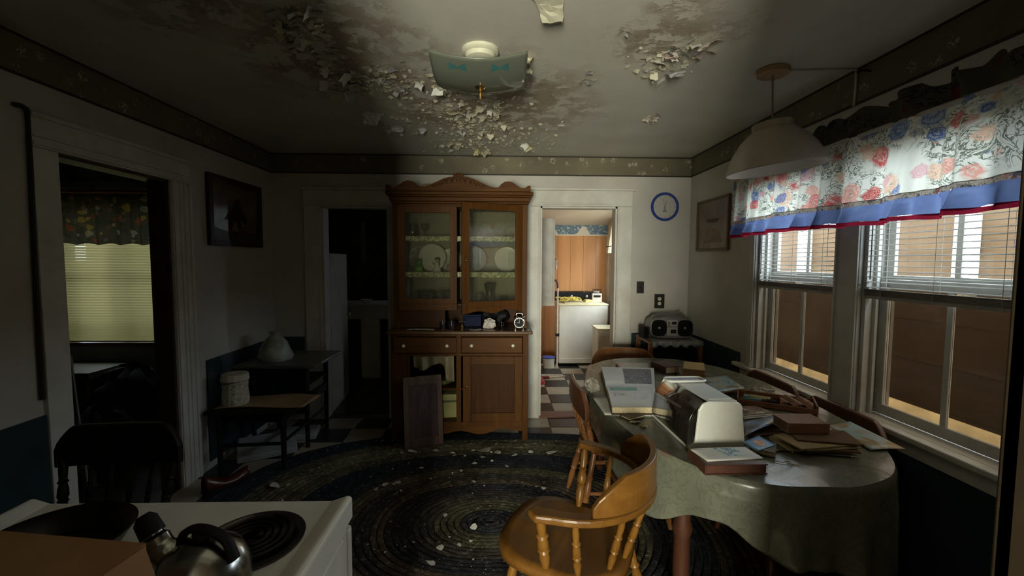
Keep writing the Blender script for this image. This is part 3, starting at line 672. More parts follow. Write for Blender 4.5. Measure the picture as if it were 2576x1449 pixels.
# ------------------------------------------------------------------ chairs
GOLD = wood('golden_maple', (.125, .052, .008), (.21, .098, .018), 'z', 12., .32, .12); GOLDX = wood('golden_maple_rail', (.105, .043, .007), (.185, .084, .016), 'x', 12., .32, .12)
MAH = wood('dark_mahogany', (.07, .026, .014), (.14, .055, .026), 'z', 12., .35, .25); BRW = wood('reddish_maple', (.17, .07, .025), (.30, .13, .045), 'z', 12., .33, .3)
BLKW = wood('black_stained_wood', (.008, .0065, .0055), (.016, .013, .011), 'z', 12., .5, .0, .14)
def turned(p0, p1, r, rings=()):
    p0, p1 = Vector(p0), Vector(p1); L = (p1-p0).length; q = (p1-p0).to_track_quat('Z', 'Y').to_matrix().to_4x4()
    pr = [(.6, 0), (.85, .12), (1.05, .25), (.8, .34), (1.12, .37), (.8, .40), (1.1, .44), (1.0, .55), (.75, .62), (1.1, .65), (.75, .68), (.9, .85), (.6, 1.)]
    return MB().lathe([(a*r, b*L) for a, b in pr], n=10, M=Matrix.Translation(p0) @ q)
def make_chair(name, label, wd, wx, loc, rz, arms=True, group=None, zr=.655, ch=.095):
    """faces -y; the back rail curves round +y"""
    t = thing(name, label, 'chair', loc, rz, group)
    sz = .44
    def seatfn(u, v):
        x = (u-.5)*2; y = (v-.5)*2; n = 3.2; k = max(abs(x), abs(y), 1e-6); rr = (abs(x)**n+abs(y)**n)**(1/n); s = k/max(rr, 1e-6) if rr > 1e-6 else 1
        z = sz-.012*(1-x*x*.6)*(1-abs(y-.2))+.006*math.exp(-x*x*40)*(1 if y < 0 else 0)
        return (x*s*.232, y*s*.24-.045, z)
    m = MB().grid(seatfn, 14, 14); o = obj('seat', m, wx, t, smooth=True); md = o.modifiers.new('solid', 'SOLIDIFY'); md.thickness = .034; md.offset = -1
    for sx in (-1, 1):
        obj('leg', turned((sx*.235, -.26, 0), (sx*.165, -.19, sz-.03), .020), wd, t, smooth=True)
        obj('leg', turned((sx*.215, .24, 0), (sx*.15, .15, sz-.03), .020), wd, t, smooth=True)
        obj('stretcher', MB().tube([(sx*.20, -.225, .18), (sx*.19, .0, .18), (sx*.185, .195, .18)], [.009, .014, .009], 8), wd, t, smooth=True)
    obj('stretcher', MB().tube([(-.195, 0, .18), (0, 0, .18), (.195, 0, .18)], [.009, .014, .009], 8), wd, t, smooth=True)
    def rail(a, r=1.): return Vector((.285*r*math.sin(a), .27*r*math.cos(a)-.02, 0))
    A = [math.radians(d) for d in range(-88, 89, 8)]
    if arms:
        pts = [rail(A[0])+Vector((.004, -.075, zr)), rail(A[0])+Vector((-.010, -.045, zr))]+[rail(a)+Vector((0, 0, zr)) for a in A]+[rail(A[-1])+Vector((.010, -.045, zr)), rail(A[-1])+Vector((-.004, -.075, zr))]
        w = [.035, .062, .055]+[.05]*(len(A)-2)+[.055, .062, .035]
        obj('arm_rail', MB().sweep(pts, w, .026), wx, t, bevel=.008)
        AC = [math.radians(d) for d in range(-64, 65, 4)]
        cv = []
        for a in AC:
            e = 1-abs(a)/math.radians(64); h = .03+ch*(min(1, e*2.6)**.7); cv.append(h)
        obj('crest', MB().sweep([rail(a, 1.+.0)+Vector((0, .010, zr+.026)) for a in AC], .024, cv), wx, t, bevel=.005)
        for sx in (-1, 1):
            obj('arm_post', turned((sx*.205, -.06, sz-.01), (sx*.280, -.055, zr), .019), wd, t, smooth=True)
            obj('spindle', turned((sx*.195, .05, sz-.01), (sx*.272, .06, zr), .014), wd, t, smooth=True)
        for d in (-38, -13, 13, 38):
            a = math.radians(d); q = rail(a); obj('spindle', turned((q.x*.70, q.y*.72, sz-.01), (q.x, q.y, zr), .013), wd, t, smooth=True)
    else:
        zr = .62; AC = [math.radians(d) for d in range(-56, 57, 4)]
        cv = [.06+.085*(min(1, (1-abs(a)/math.radians(56))*3)**.7) for a in AC]
        obj('crest', MB().sweep([Vector((.262*math.sin(a)/math.sin(math.radians(56)), .24-.05*(1-math.cos(a)), zr)) for a in AC], .026, cv), wx, t, bevel=.006)
        for sx in (-1, 1): obj('back_post', turned((sx*.20, .17, sz-.01), (sx*.235, .222, zr+.03), .018), wd, t, smooth=True)
        for x in (-.13, -.045, .045, .13): obj('spindle', turned((x*.9, .185, sz-.01), (x, .236, zr+.01), .011), wd, t, smooth=True)
    return t
cn = make_chair('captains_chair', 'golden maple captain chair with turned spindles standing on the rug, back to the table', GOLD, GOLDX, (.305, 1.575, .019), math.radians(-90-26), True)
make_chair('captains_chair', 'reddish maple captain chair at the table end by the laundry doorway', BRW, BRW, (1.025, 3.41, .019), math.radians(-5), True, None, .60, .085)
sd = make_chair('dining_chair', 'reddish brown dining chair tucked under the table opposite the windows', BRW, MAH, (.69, 2.52, .019), math.radians(90), False)
M1 = make_chair('dining_chair', 'dark mahogany dining chair between the table and the window nearer the corner picture', MAH, MAH, (1.475, 2.615, .019), math.radians(-90), False)
dup(M1, (1.475, 2.06, .019), math.radians(-90), 'dark mahogany dining chair between the table and the window post')
dk = make_chair('dining_chair', 'black stained chair with flat top rail standing before the bedroom doorway', BLKW, BLKW, (-1.46, 1.46, .019), math.radians(4), False)
for ch in dk.children: pass
dk.scale = (.86, 1, 1.10)

# ------------------------------------------------------------------ oval braided rug
RUGM = []
for i, c in enumerate(((.026, .029, .038), (.088, .080, .052), (.056, .051, .043), (.135, .122, .078), (.032, .033, .035), (.090, .072, .054))):
    t = NT('rug_braid_%s' % ('navy', 'olive', 'brown', 'tan', 'black', 'rust')[i]); v = t.coord()
    nz = t.noise(v, 32, 3, .7); n2 = t.noise(v, 4, 3); n3 = t.noise(v, 110, 2)
    cc = t.ramp(nz.outputs[0], [(.35, tuple(x*.5 for x in c)), (.55, c), (.66, tuple(x*2.2 for x in c)), (.74, tuple(min(1, x*4.5+.03) for x in c))])
    cc = t.mix(t.ramp(n2.outputs[0], [(.45, (0, 0, 0)), (.7, (.6, .6, .6))]), cc, tuple(x*1.8+.006 for x in c))
    RUGM.append(t.done(t.pr(cc, .95, 0, t.bump(n3.outputs[0], .6, .006), Specular_IOR_Level=.1)))
rug = thing('braided_rug', 'large dark oval braided rug littered with paint chips', 'rug', (RC[0], RC[1], 0))
NR = 46; seq = [0]*5+[1]*3+[3]*4+[1]*3+[0]*6+[4]*2+[1]*3+[2]*3+[5]*2+[4]*4+[2]*3+[1]*4+[4]*4+[3]*2+[2]*4+[0]*4+[1]*30
for i in range(NR):
    g = 1-i/NR; w = RB/NR; pts = []
    A, Bq = RA-i*RA/NR, RB-i*RB/NR; n = max(20, int(110*g))
    nn = 2+(RN-2)*g
    for k in range(n):
        a = 2*PI*k/n; c_, s_ = math.cos(a), math.sin(a); r = (abs(c_)**nn+abs(s_)**nn)**(-1/nn)
        pts.append((A*r*c_, Bq*r*s_, .0065+.0012*math.sin(k*2.1+i)))
    obj('braid', MB().tube(pts, w*.56, 6, closed=True, squash=(1.06, .40)), RUGM[seq[i]], rug, smooth=True)

# ------------------------------------------------------------------ stove
st = thing('electric_stove', 'white enamel electric coil stove against the rear wall', 'stove', (-.75, .72, 0), world=True)
SX0, SX1, SY0, SY1, SZ = -1.136, -.362, .40, 1.046, .908
obj('body', MB().bx(SX0+.008, SX1-.008, SY0, SY1-.02, .05, .855), M_WHITE, st, bevel=.006)
obj('side_panel', Box(SX1-.012, SX1-.003, SY0+.04, SY1-.055, .12, .845), M_WHITE, st, bevel=.005)
obj('kickboard', Box(SX0+.03, SX1-.03, SY0+.02, SY1-.06, 0, .05), M_BLACK, st)
dq = obj('oven_door', Box(SX0+.01, SX1-.006, SY1-.02, SY1+.012, .27, .84), M_WHITE, st, bevel=.008)
obj('handle', MB().tube([(SX0+.10, SY1+.012, .79), (SX0+.10, SY1+.045, .79), (SX1-.10, SY1+.045, .79), (SX1-.10, SY1+.012, .79)], .011, 8), M_CHROME, dq, smooth=True)
obj('drawer', Box(SX0+.01, SX1-.006, SY1-.02, SY1+.010, .06, .255), M_WHITE, st, bevel=.008)
prof = [(SX0, SZ+.010), (SX0, SZ-.045), (SX1, SZ-.045), (SX1, SZ+.008), (SX1-.010, SZ+.013), (SX1-.020, SZ+.010), (SX1-.050, SZ), (SX0+.050, SZ), (SX0+.020, SZ+.010), (SX0+.010, SZ+.013)]
obj('cooktop', MB().prism(prof, SY0, SY1, 'y'), M_WHITE, st, bevel=.005)
obj('backguard', Box(SX0, SX1, SY0-.012, SY0+.03, SZ+.01, 1.10), M_WHITE, st, bevel=.008)
M_COIL = paint('black_coil', (.014, .013, .012), .32, .3, 20, .1, 80, metal=.6); M_PAN = paint('drip_bowl_steel', (.09, .085, .08), .28, .25, 10, .05, 40, metal=.9)
for bx_, by_, br in ((-.520, .888, .100), (-.975, .888, .078), (-.525, .59, .078), (-.975, .59, .100)):
    b = obj('burner', MB().lathe([(br*1.02, .0), (br*1.04, .006), (br*.94, .008), (br*.87, .003), (br*.6, .0015), (br*.2, .001), (.002, .001)], (bx_, by_, SZ+.0005), 40, cap=False), M_PAN, st, smooth=True)
    sp_ = [(bx_+(.018+(br*.80-.018)*k/110)*math.cos(k*2*PI/26), by_+(.018+(br*.80-.018)*k/110)*math.sin(k*2*PI/26), SZ+.011) for k in range(111)]
    obj('coil', MB().tube(sp_, .0052, 6, squash=(1, .8)), M_COIL, b, smooth=True)
    obj('coil_support', MB().tube([(bx_+br*.8*math.cos(a), by_+br*.8*math.sin(a), SZ+.002) for a in (0, PI)], .003, 5).tube([(bx_+br*.8*math.cos(a), by_+br*.8*math.sin(a), SZ+.002) for a in (PI/2, PI*1.5)], .003, 5), M_PAN, b)

# ------------------------------------------------------------------ telephone bench, bag, newspaper
bn = thing('telephone_bench', 'black wooden telephone bench with seat and raised side table by the bedroom doorway wall', 'bench', (-1.74, 3.35, 0), world=True)
for x, y, z in ((-1.95, 3.0, .44), (-1.53, 3.04, .44), (-1.95, 3.42, .68), (-1.53, 3.42, .68), (-1.95, 3.80, .68), (-1.53, 3.80, .68)):
    obj('leg', MB().tube([(x, y, .0145 if (x > -1.6 and y < 3.1) else 0), (x, y, z)], [.016, .022], 8), BLKW, bn, smooth=True)
obj('seat', Box(-2.03, -1.44, 2.955, 3.45, .43, .455), BLKW, bn, bevel=.008)
obj('table_top', Box(-2.02, -1.40, 3.27, 3.84, .675, .70), paint('worn_bench_top', (.085, .085, .07), .3, .25, 6), bn, bevel=.008)
obj('apron', MB().bx(-1.95, -1.53, 3.02, 3.04, .36, .43).bx(-1.54, -1.52, 3.04, 3.80, .36, .43), BLKW, bn)
obj('stretcher', MB().tube([(-1.95, 3.0, .20), (-1.53, 3.04, .20)], .012, 8).tube([(-1.53, 3.04, .21), (-1.53, 3.80, .21)], .012, 8), BLKW, bn, smooth=True)
obj('shelf', Box(-1.96, -1.52, 3.40, 3.82, .50, .515), BLKW, bn)

# ------------------------------------------------------------------ radio stand and portable radio
rs = thing('radio_stand', 'small brown corner stand with a crinkled cloth under the portable radio', 'table', (1.50, 3.80, 0), world=True)
obj('top', Box(1.275, 1.745, 3.62, 3.985, .795, .818), BRW, rs, bevel=.004)
for x in (1.295, 1.725):
    for y in (3.64, 3.965): obj('leg', Box(x-.018, x+.018, y-.018, y+.018, .0, .795), BRW, rs, bevel=.003)
obj('shelf', Box(1.29, 1.73, 3.64, 3.97, .25, .27), BRW, rs)
obj('side_cloth', Box(1.33, 1.70, 3.665, 3.672, .10, .79), M_BLACK, rs)
t = NT('stand_cloth'); v = t.coord(); nz = t.noise(v, 25, 3, .6, 1.); M_SCL = t.done(t.pr(t.ramp(nz.outputs[0], [(.38, (.12, .14, .18)), (.5, (.26, .28, .31)), (.6, (.38, .36, .26))]), .5))
def runner(u, v):
    x = 1.30+.44*u
    if v <= .82: return (x, 3.96-.353*v/.82, .8215)
    q = (v-.82)/.18; return (x, 3.607-.006*q*math.sin(u*40), .8215-q*(.045+.012*math.sin(u*31)))
cl = obj('runner_cloth', MB().grid(runner, 40, 24), M_SCL, None, smooth=True, solid=.002)
tag(cl, 'crinkled blue grey and yellow runner hanging from the radio stand', 'cloth')
ra = thing('portable_radio', 'silver and black portable cassette radio with carry handle on the corner stand', 'radio', (1.51, 3.78, .826), math.radians(-4))
M_SIL = paint('silver_plastic', (.20, .195, .18), .35, .08, 10, .03, 50, metal=.3); M_GRILLE = paint('radio_grille', (.006, .006, .006), .8, .2, 60, .4, 220, spec=.1)
sh = []
for k in range(48):
    a = 2*PI*k/48; c_, s_ = math.cos(a), math.sin(a); r = (abs(c_)**4+abs(s_)**4)**(-.25); sh.append((.187*r*c_, .092+.086*r*s_+(.012*(1-(r*c_)**2) if s_ > 0 else -.006*(1-(r*c_)**2))))
obj('case', MB().prism(sh, -.065, .11, 'y'), M_SIL, ra, bevel=.008)
obj('front_frame', MB().prism([(x*.97, .092+(z-.092)*.95) for x, z in sh], -.075, -.064, 'y'), M_SIL, ra, bevel=.004)
for s in (-1, 1):
    g_ = []
    for k in range(32):
        a = 2*PI*k/32; c_, s_ = math.cos(a), math.sin(a); r = (abs(c_)**3+abs(s_)**3)**(-1/3); g_.append((s*.112+.066*r*c_, .094+.072*r*s_))
    sp_ = obj('speaker_grille', MB().prism(g_, -.079, -.074, 'y'), M_GRILLE, ra, bevel=.003)
    obj('speaker_dome', MB().lathe([(.012, 0), (.010, .005), (.001, .007)], n=12, M=Matrix.Translation((s*.110, -.079, .095)) @ Matrix.Rotation(PI/2, 4, 'X')), M_SIL, sp_, smooth=True)
M_SIL2 = paint('bright_silver', (.36, .355, .33), .35, .06, 10, 0, 1, metal=.2)
obj('control_panel', Box(-.046, .048, -.083, -.074, .025, .168), M_SIL2, ra, bevel=.004)
obj('display', Box(-.005, .034, -.086, -.082, .128, .152), M_BLACK, ra, bevel=.002)
obj('cassette_door', MB().bx(-.014, .034, -.087, -.082, .050, .084), M_BLACK, ra, bevel=.006); obj('door_line', Box(-.044, .046, -.0845, -.082, .104, .108), M_BLACK, ra)
for k in range(6): obj('button', MB().lathe([(.005, 0), (.005, .004), (.003, .005)], n=8, M=Matrix.Translation((-.036+.012*(k % 2), -.083, .120+.014*(k//2))) @ Matrix.Rotation(PI/2, 4, 'X')), M_CHROME, ra)
obj('carry_handle', MB().tube(spath([(-.150, .04, .165), (-.13, .045, .193), (0, .05, .205), (.10, .05, .205), (.13, .045, .193), (.150, .04, .165)]), .008, 8), M_SIL, ra, smooth=True)
obj('antenna', MB().tube([(.09, .09, .185), (.12, .10, .24)], .003, 6), M_CHROME, ra)
sk = thing('small_speaker', 'small black box speaker beside the portable radio', 'speaker', (1.288, 3.80, .8195), .1)
obj('case', Box(-.026, .026, -.05, .05, 0, .105), M_BLACK, sk, bevel=.005); obj('grille', Box(-.02, .02, -.054, -.05, .012, .092), M_GRILLE, sk)

# ================================================================== WINDOW DRESSING, LAMPS, WALL THINGS
# ------------------------------------------------------------------ blinds
t = NT('blind_slat'); M_SLAT = cloth(t, (.62, .61, .56, 1), .22)
M_RAILB = paint('blind_rail', (.34, .335, .30), .5, .15, 10)
M_STACK = paint('stacked_slat', (.20, .195, .17), .5, .2, 14)
M_CORD = paint('blind_cord', (.50, .49, .45), .7, .1, 20, 0)
def blinds(y0, y1, label):
    b = thing('venetian_blind', label, 'blinds', (XR-.005, (y0+y1)/2, 1.33), group='white venetian blinds on the sash windows')
    w = (y1-y0)/2-.012; zt = 2.03-1.33; x = .012
    obj('headrail', Box(x-.018, x+.018, -w, w, zt-.012, zt+.018), M_RAILB, b, bevel=.003)
    me = MB().grid(lambda u, v: ((u-.5)*.025, (v-.5)*2*w, .0022*(1-(2*u-1)**2)), 3, 1).mesh('slat'); me.materials.append(M_SLAT)
    n = 26
    for k in range(n):
        s = bpy.data.objects.new('slat', me); C.objects.link(s); s.parent = b
        s.location = (x, 0, .052+(zt-.075)*k/(n-1)); s.rotation_euler = (0, math.radians(-11+random.uniform(-3, 3)), random.uniform(-.001, .001))
    for k in range(6):
        obj('stacked_slat', Box(x-.0125+random.uniform(-.002, .002), x+.0125, -w, w, .012+k*.0052, .012+k*.0052+.0034), M_STACK, b)
    obj('bottom_rail', Box(x-.013, x+.013, -w, w, -.004, .011), M_RAILB, b, bevel=.003)
    for yy in (-w*.72, 0, w*.72): obj('ladder_cord', MB().tube([(x-.014, yy, -.002), (x-.014, yy, zt)], .0011, 5).tube([(x+.013, yy, 0), (x+.013, yy, zt)], .0011, 5), M_CORD, b)
    obj('tilt_wand', MB().tube([(x-.024, w-.045, zt), (x-.026, w-.05, .09)], .0032, 6), paint('wand', (.16, .15, .15), .3, .1, 9, 0), b)
    obj('lift_cord', MB().tube([(x-.022, -w+.05, zt), (x-.022, -w+.052, .20)], .0014, 5), M_CORD, b)
blinds(W1[0], W1[1], 'white venetian blind half lowered on the window nearer the corner picture')
blinds(W2[0], W2[1], 'white venetian blind half lowered on the window beside the passage casing')
bb = thing('venetian_blind', 'yellowed closed venetian blind on the bedroom window', 'blinds', (-3.505, D-.03, .74))
t = NT('yellow_slat'); M_YS = cloth(t, (.46, .40, .19, 1), .22)
me = MB().grid(lambda u, v: ((v-.5)*.955, (u-.5)*.026, .002*(1-(2*u-1)**2)), 3, 1).mesh('slat'); me.materials.append(M_YS)
for k in range(52):
    s = bpy.data.objects.new('slat', me); C.objects.link(s); s.parent = bb; s.location = (0, 0, .025+k*.0245); s.rotation_euler = (math.radians(70 if k > 24 else 76)+random.uniform(-.03, .03), 0, 0)
obj('bottom_rail', Box(-.478, .478, -.012, .012, .0, .014), paint('yellow_rail', (.40, .35, .18), .5), bb)
obj('headrail', Box(-.478, .478, -.018, .018, 1.29, 1.32), paint('yellow_rail', (.40, .35, .18), .5), bb)
obj('pull_cord', MB().tube([(.40, -.022, 1.29), (.405, -.022, .62), (.41, -.022, .40)], .002, 5).lathe([(.003, 0), (.008, .01), (.007, .04), (.003, .05)], (.41, -.022, .36), 8), M_BLACK, bb)

# ------------------------------------------------------------------ floral valance over the two windows
ROSES = [(.62, .10, .09), (.78, .36, .28), (.70, .17, .16), (.10, .17, .40), (.80, .52, .36), (.16, .24, .46), (.74, .42, .44)]
M_FLORAL = floral_material('floral_cotton', (.80, .80, .70), ROSES, (.10, .13, .08), 8.0, .60, .46, .9)
M_FLHEAD = floral_material('floral_cotton_header_shade', (.10, .095, .075), [(.14, .02, .025), (.05, .045, .03), (.02, .03, .06), (.10, .035, .03)], (.012, .014, .01), 8.5, .10, .36, .8)  # header print darkened; its missing backlight is put into the colour
M_FLBAND = floral_material('floral_band', (.50, .44, .36), [(.35, .06, .06), (.06, .07, .12), (.50, .22, .18), (.05, .05, .06)], (.03, .03, .03), 24., .35, .40, .9)
t = NT('blue_ruffle_cotton'); nz = t.noise(t.n('TexCoord').outputs['UV'], 14, 3); M_BLUE = cloth(t, t.ramp(nz.outputs[0], [(.3, (.12, .17, .36)), (.7, (.20, .27, .48))]), .55)
t = NT('red_binding'); M_RED = cloth(t, (.38, .02, .05, 1), .35)
va = thing('window_valance', 'floral window valance with blue ruffle and red binding across both windows', 'curtain', (XR-.125, 2.23, 1.67))
VY0, VY1 = .87, -1.02                    # local Y of the far and near ends
def fold(y, z, amp):
    if amp > .02: y = y+.012*math.sin(y*31+1.3*math.sin(y*7.3)+.9)
    return amp*(math.sin(y*31+1.3*math.sin(y*7.3))+.45*math.sin(y*71+2*math.sin(y*11)))
def strip(za, zb, amp0, amp1, xo0, xo1, nu=260, nv=8, wav=0, uvz=1.):
    def fn(u, v):
        y = VY0+(VY1-VY0)*u; q = v
        z = za+(zb-za)*v+(wav*math.sin(y*37+1.7*math.sin(y*9)) if v > .99 else 0)+.0
        sag = .006*math.sin(y*5.1)
        x = xo0+(xo1-xo0)*v+fold(y, z, amp0+(amp1-amp0)*v)
        return ((x, y, z+sag), (u*1.73*uvz, z*uvz))
    return MB().grid(fn, nu, nv)
obj('body', strip(.425, .115, .010, .017, .010, -.006, nv=12), M_FLORAL, va, smooth=True)
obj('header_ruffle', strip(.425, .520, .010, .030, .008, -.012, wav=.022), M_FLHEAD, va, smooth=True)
obj('band', strip(.118, .095, .017, .017, -.009, -.010, nv=2), M_FLBAND, va, smooth=True)
obj('blue_ruffle', strip(.096, .020, .017, .034, -.008, -.020, wav=.006), M_BLUE, va, smooth=True)
obj('red_binding', strip(.022, .002, .034, .035, -.021, -.023, nv=2, wav=.003), M_RED, va, smooth=True)
obj('curtain_rod', MB().tube([(.12, VY0+.03, .42), (.01, VY0+.03, .42), (.01, VY1-.03, .42), (.12, VY1-.03, .42)], .010, 8), M_WIN, va, smooth=True)
# bedroom valance and rod
M_AUTUMN = floral_material('autumn_floral', (.085, .075, .045), [(.30, .07, .03), (.36, .24, .05), (.13, .09, .06), (.20, .13, .08), (.30, .28, .20), (.05, .07, .05)], (.03, .04, .025), 10., .25, .42, .9)
bv = thing('bedroom_valance', 'dark autumn floral valance above the yellowed bedroom blind', 'curtain', (-3.505, D-.10, 1.63))
obj('fabric', MB().grid(lambda u, v: (((u-.5)*1.16, .014*math.sin(u*60+2*math.sin(u*17)), .44-.44*v+.008*math.sin(u*38)*v), (u*1.16, v*.44)), 120, 8), M_AUTUMN, bv, smooth=True)
rd = tag(obj('curtain_rod', MB().tube([(-4.12, D-.085, 2.095), (-2.60, D-.085, 2.095)], .014, 10).lathe([(.018, 0), (.028, .02), (.018, .045)], (-4.06, D-.085, 2.105), 8).lathe([(.016, 0), (.024, .016), (.012, .03)], (-3.62, D-.085, 2.105), 8), paint('orange_rod', (.32, .085, .025), .4, .2, 8)), 'orange stained wooden rod above the autumn valance', 'curtain rod')
# laundry curtain
t = NT('cream_curtain'); M_CRC = cloth(t, (.80, .76, .58, 1), .6)
lc = thing('laundry_curtain', 'cream cafe curtain with dark piping on the laundry window', 'curtain', (1.63, 5.83, 1.62))
obj('fabric', MB().grid(lambda u, v: (.012*math.sin(u*55)-.05*v, (u-.5)*1.12, .40-.40*v), 90, 6), M_CRC, lc, smooth=True)
obj('piping', MB().tube([(-.044+.012*math.sin(u/60*55), (u/60-.5)*1.12, .095) for u in range(61)], .005, 5), M_BLACK, lc)
obj('curtain_rod', MB().tube([(.03, -.58, .405), (0, -.58, .405), (0, .58, .405), (.03, .58, .405)], .009, 6), M_WHITE, lc)

# ------------------------------------------------------------------ pendant lamp, surface wiring, ceiling light
pl = thing('pendant_lamp', 'pale dome pendant lamp hanging from a wooden ceiling plate above the table', 'lamp', (1.372, 2.205, HC))
obj('ceiling_plate', MB().lathe([(.066, -.030), (.072, -.026), (.074, -.004), (.070, 0)], n=28), wood('pale_wood_plate', (.30, .19, .08), (.44, .30, .15), 'x', 10.), pl, smooth=True)
obj('cord', MB().tube([(0, 0, -.03), (.004, 0, -.14), (.008, 0, -.262)], .0055, 6), paint('grey_cord', (.24, .22, .17), .6), pl)
sh_ = obj('lamp_shade', MB().lathe([(.228, -.238), (.226, -.228), (.215, -.195), (.190, -.14), (.150, -.085), (.105, -.045), (.090, -.032)], n=40, cap=False), paint('beige_shade', (.40, .36, .31), .5, .05, 4, .03, 30), pl, smooth=True, solid=.003, local=True)
sh_.location = (.008, 0, -.262); sh_.rotation_euler = (0, math.radians(-6), 0)
obj('inner_lining', MB().lathe([(.2245, -.237), (.211, -.195), (.186, -.14), (.146, -.086), (.10, -.050), (.01, -.046)], n=40, cap=False), paint('white_lining', (.74, .73, .68), .45, .03, 4, 0), sh_, smooth=True)
obj('cap', MB().lathe([(.094, -.040), (.094, -.004), (.088, 0), (.008, .003)], n=28), paint('beige_cap', (.33, .29, .23), .5), sh_, smooth=True)
obj('bulb', MB().lathe([(.012, 0), (.018, -.02), (.030, -.05), (.030, -.07), (.018, -.088), (.001, -.092)], (0, 0, -.05), 16), paint('white_bulb', (.72, .72, .68), .3, 0, 1, 0), sh_, smooth=True)
wr = thing('surface_wiring', 'thin painted wiring running from the pendant plate over the border', 'cable', (1.6, 2.19, HC))
obj('ceiling_run', MB().tube([(-.148, .01, -.006), (.175, -.012, -.006)], .006, 6), M_TRIM, wr); obj('wall_run', MB().tube([(.18, -.012, -.004), (.18, -.012, -.08), (.182, -.004, -.18)], .006, 6), M_TRIM, wr)
obj('loose_end', MB().tube(spath([(.178, -.02, -.02), (.174, -.06, -.03), (.178, -.10, -.05)]), .005, 6), M_BLACK, wr)
cl_ = thing('ceiling_light', 'square bent glass ceiling light with teal bow decorations', 'light fixture', (-.093, 2.06, HC))
obj('pan', MB().lathe([(.085, 0), (.085, -.012), (.078, -.020), (.070, -.022), (.066, -.040), (.05, -.046), (.01, -.048)], n=28), paint('cream_fixture', (.62, .60, .46), .4), cl_, smooth=True)
def shade_fn(u, v):
    x, y = (u-.5)*.415, (v-.5)*.40; r = max(abs(x)/.2075, abs(y)/.20)
    z = -.165+.038*(abs(x/.2075)**2*.7+abs(y/.20)**2)+.006*(abs(x*y)/.0415)
    return (x, y, z)
t = NT('frosted_shade'); tl = t.n('BsdfTranslucent', Color=(.45, .47, .38)); df = t.pr((.17, .185, .145), .06, 0)
M_FROST = t.done(t.n('MixShader', i0=.25, i1=df.outputs[0], i2=tl.outputs[0]).outputs[0])
gs = obj('glass_shade', MB().grid(shade_fn, 24, 24), M_FROST, cl_, smooth=True, solid=.004)
M_BOW = paint('teal_print', (.05, .15, .145), .3, .1, 9, 0)
for sx in (-1, 1):
    for v in (.13, .87):
        def at(dx, dv): p = shade_fn(.5+sx*(.22+dx), v+dv); return (p[0], p[1], p[2]-.0035)
        obj('bow_print', MB().add([at(0, 0), at(-.085, -.065), at(-.095, .06), at(.085, -.05), at(.095, .07), at(0, .02)], [(0, 2, 1), (5, 2, 0), (0, 3, 4), (0, 4, 5)]), M_BOW, gs)
obj('finial', MB().lathe([(.026, .002), (.020, -.006), (.008, -.010), (.010, -.020), (.006, -.026), (.011, -.036), (.005, -.048), (.001, -.056)], (0, 0, -.167), 14), M_BRASS, cl_, smooth=True)
obj('pull_chain', MB().tube([(.012, .01, -.16), (.03, .03, -.20), (.05, .06, -.215)], .0016, 5), M_BRASS, cl_)

# ------------------------------------------------------------------ wall clock, switch, outlet, pictures
wc = thing('wall_clock', 'round wall clock with blue rim on the back wall', 'clock', (1.542, D, 2.012))
RX = Matrix.Rotation(PI/2, 4, 'X')
obj('rim', MB().lathe([(.110, 0), (.131, .004), (.134, .016), (.126, .028), (.112, .026), (.108, .014)], n=40, M=RX, cap=False), paint('blue_plastic', (.03, .055, .26), .3, .08, 9, 0), wc, smooth=True)
fc = obj('dial', MB().lathe([(.112, 0), (.112, .012)], n=40, M=RX), paint('dial_white', (.42, .41, .37), .5, .04, 3, 0), wc)
M_INK = paint('faint_ink', (.20, .20, .19), .6, .1, 9, 0)
obj('hour_hand', MB().bx(-.003, .003, -.0150, -.0140, -.01, .052, Matrix.Rotation(.3, 4, 'Y')), M_INK, wc); obj('minute_hand', MB().bx(-.002, .002, -.0165, -.0155, -.012, .075, Matrix.Rotation(-.25, 4, 'Y')), M_INK, wc)
obj('dial_print', MB().prism([(-.022, -.05), (.024, -.05), (.016, -.035), (.008, -.03), (.010, -.005), (.0, .015), (-.010, -.005), (-.008, -.03), (-.016, -.035)], -.0135, -.0125, 'y'), M_INK, fc)
for k in range(12): obj('hour_mark', MB().bx(-.0025, .0025, -.0135, -.0125, .088, .100, Matrix.Rotation(k*PI/6, 4, 'Y')), M_INK, fc)
M_DKPL = paint('dark_bronze_plate', (.020, .018, .016), .4, .15, 12)
sw = thing('light_switch', 'dark switch plate beside the laundry doorway', 'light switch', (1.331, D, 1.255))
obj('plate', Box(-.035, .035, -.006, 0, -.057, .057), M_DKPL, sw, bevel=.003); obj('toggle', MB().bx(-.005, .005, -.016, -.004, -.012, .010, Matrix.Rotation(.25, 4, 'X')), M_BLACK, sw)
ot = thing('wall_outlet', 'dark outlet plate with two pale sockets above the portable radio', 'outlet', (1.517, D, 1.124))
obj('plate', Box(-.049, .049, -.006, 0, -.069, .069), M_DKPL, ot, bevel=.003)
for z in (-.022, .022):
    s = obj('socket', MB().lathe([(.017, 0), (.017, .004), (.015, .005)], n=16, M=Matrix.Translation((0, -.005, z)) @ RX), paint('ivory_socket', (.62, .58, .44), .4), ot)
    for x in (-.006, .006): obj('slot', Box(x-.0012, x+.0012, -.0108, -.009, z-.004, z+.006), M_BLACK, s)
def art(name, stops, scale, rot=0):
    t = NT(name); v = t.coord('Object', (1, 1, 1)); a = t.noise(v, scale, 4, .55, 1.1); g = t.n('SeparateXYZ', Vector=t.coord('Object'))
    return t.done(t.pr(t.ramp(a.outputs[0], stops), .25))
pa = thing('framed_picture', 'dark framed brown painting on the bedroom doorway wall beside the doorway', 'picture', (XL, 3.49, 1.86), world=False)
PW, PH = .34, .258
DKF = wood('dark_frame', (.012, .007, .004), (.028, .016, .009), 'z', 12.)
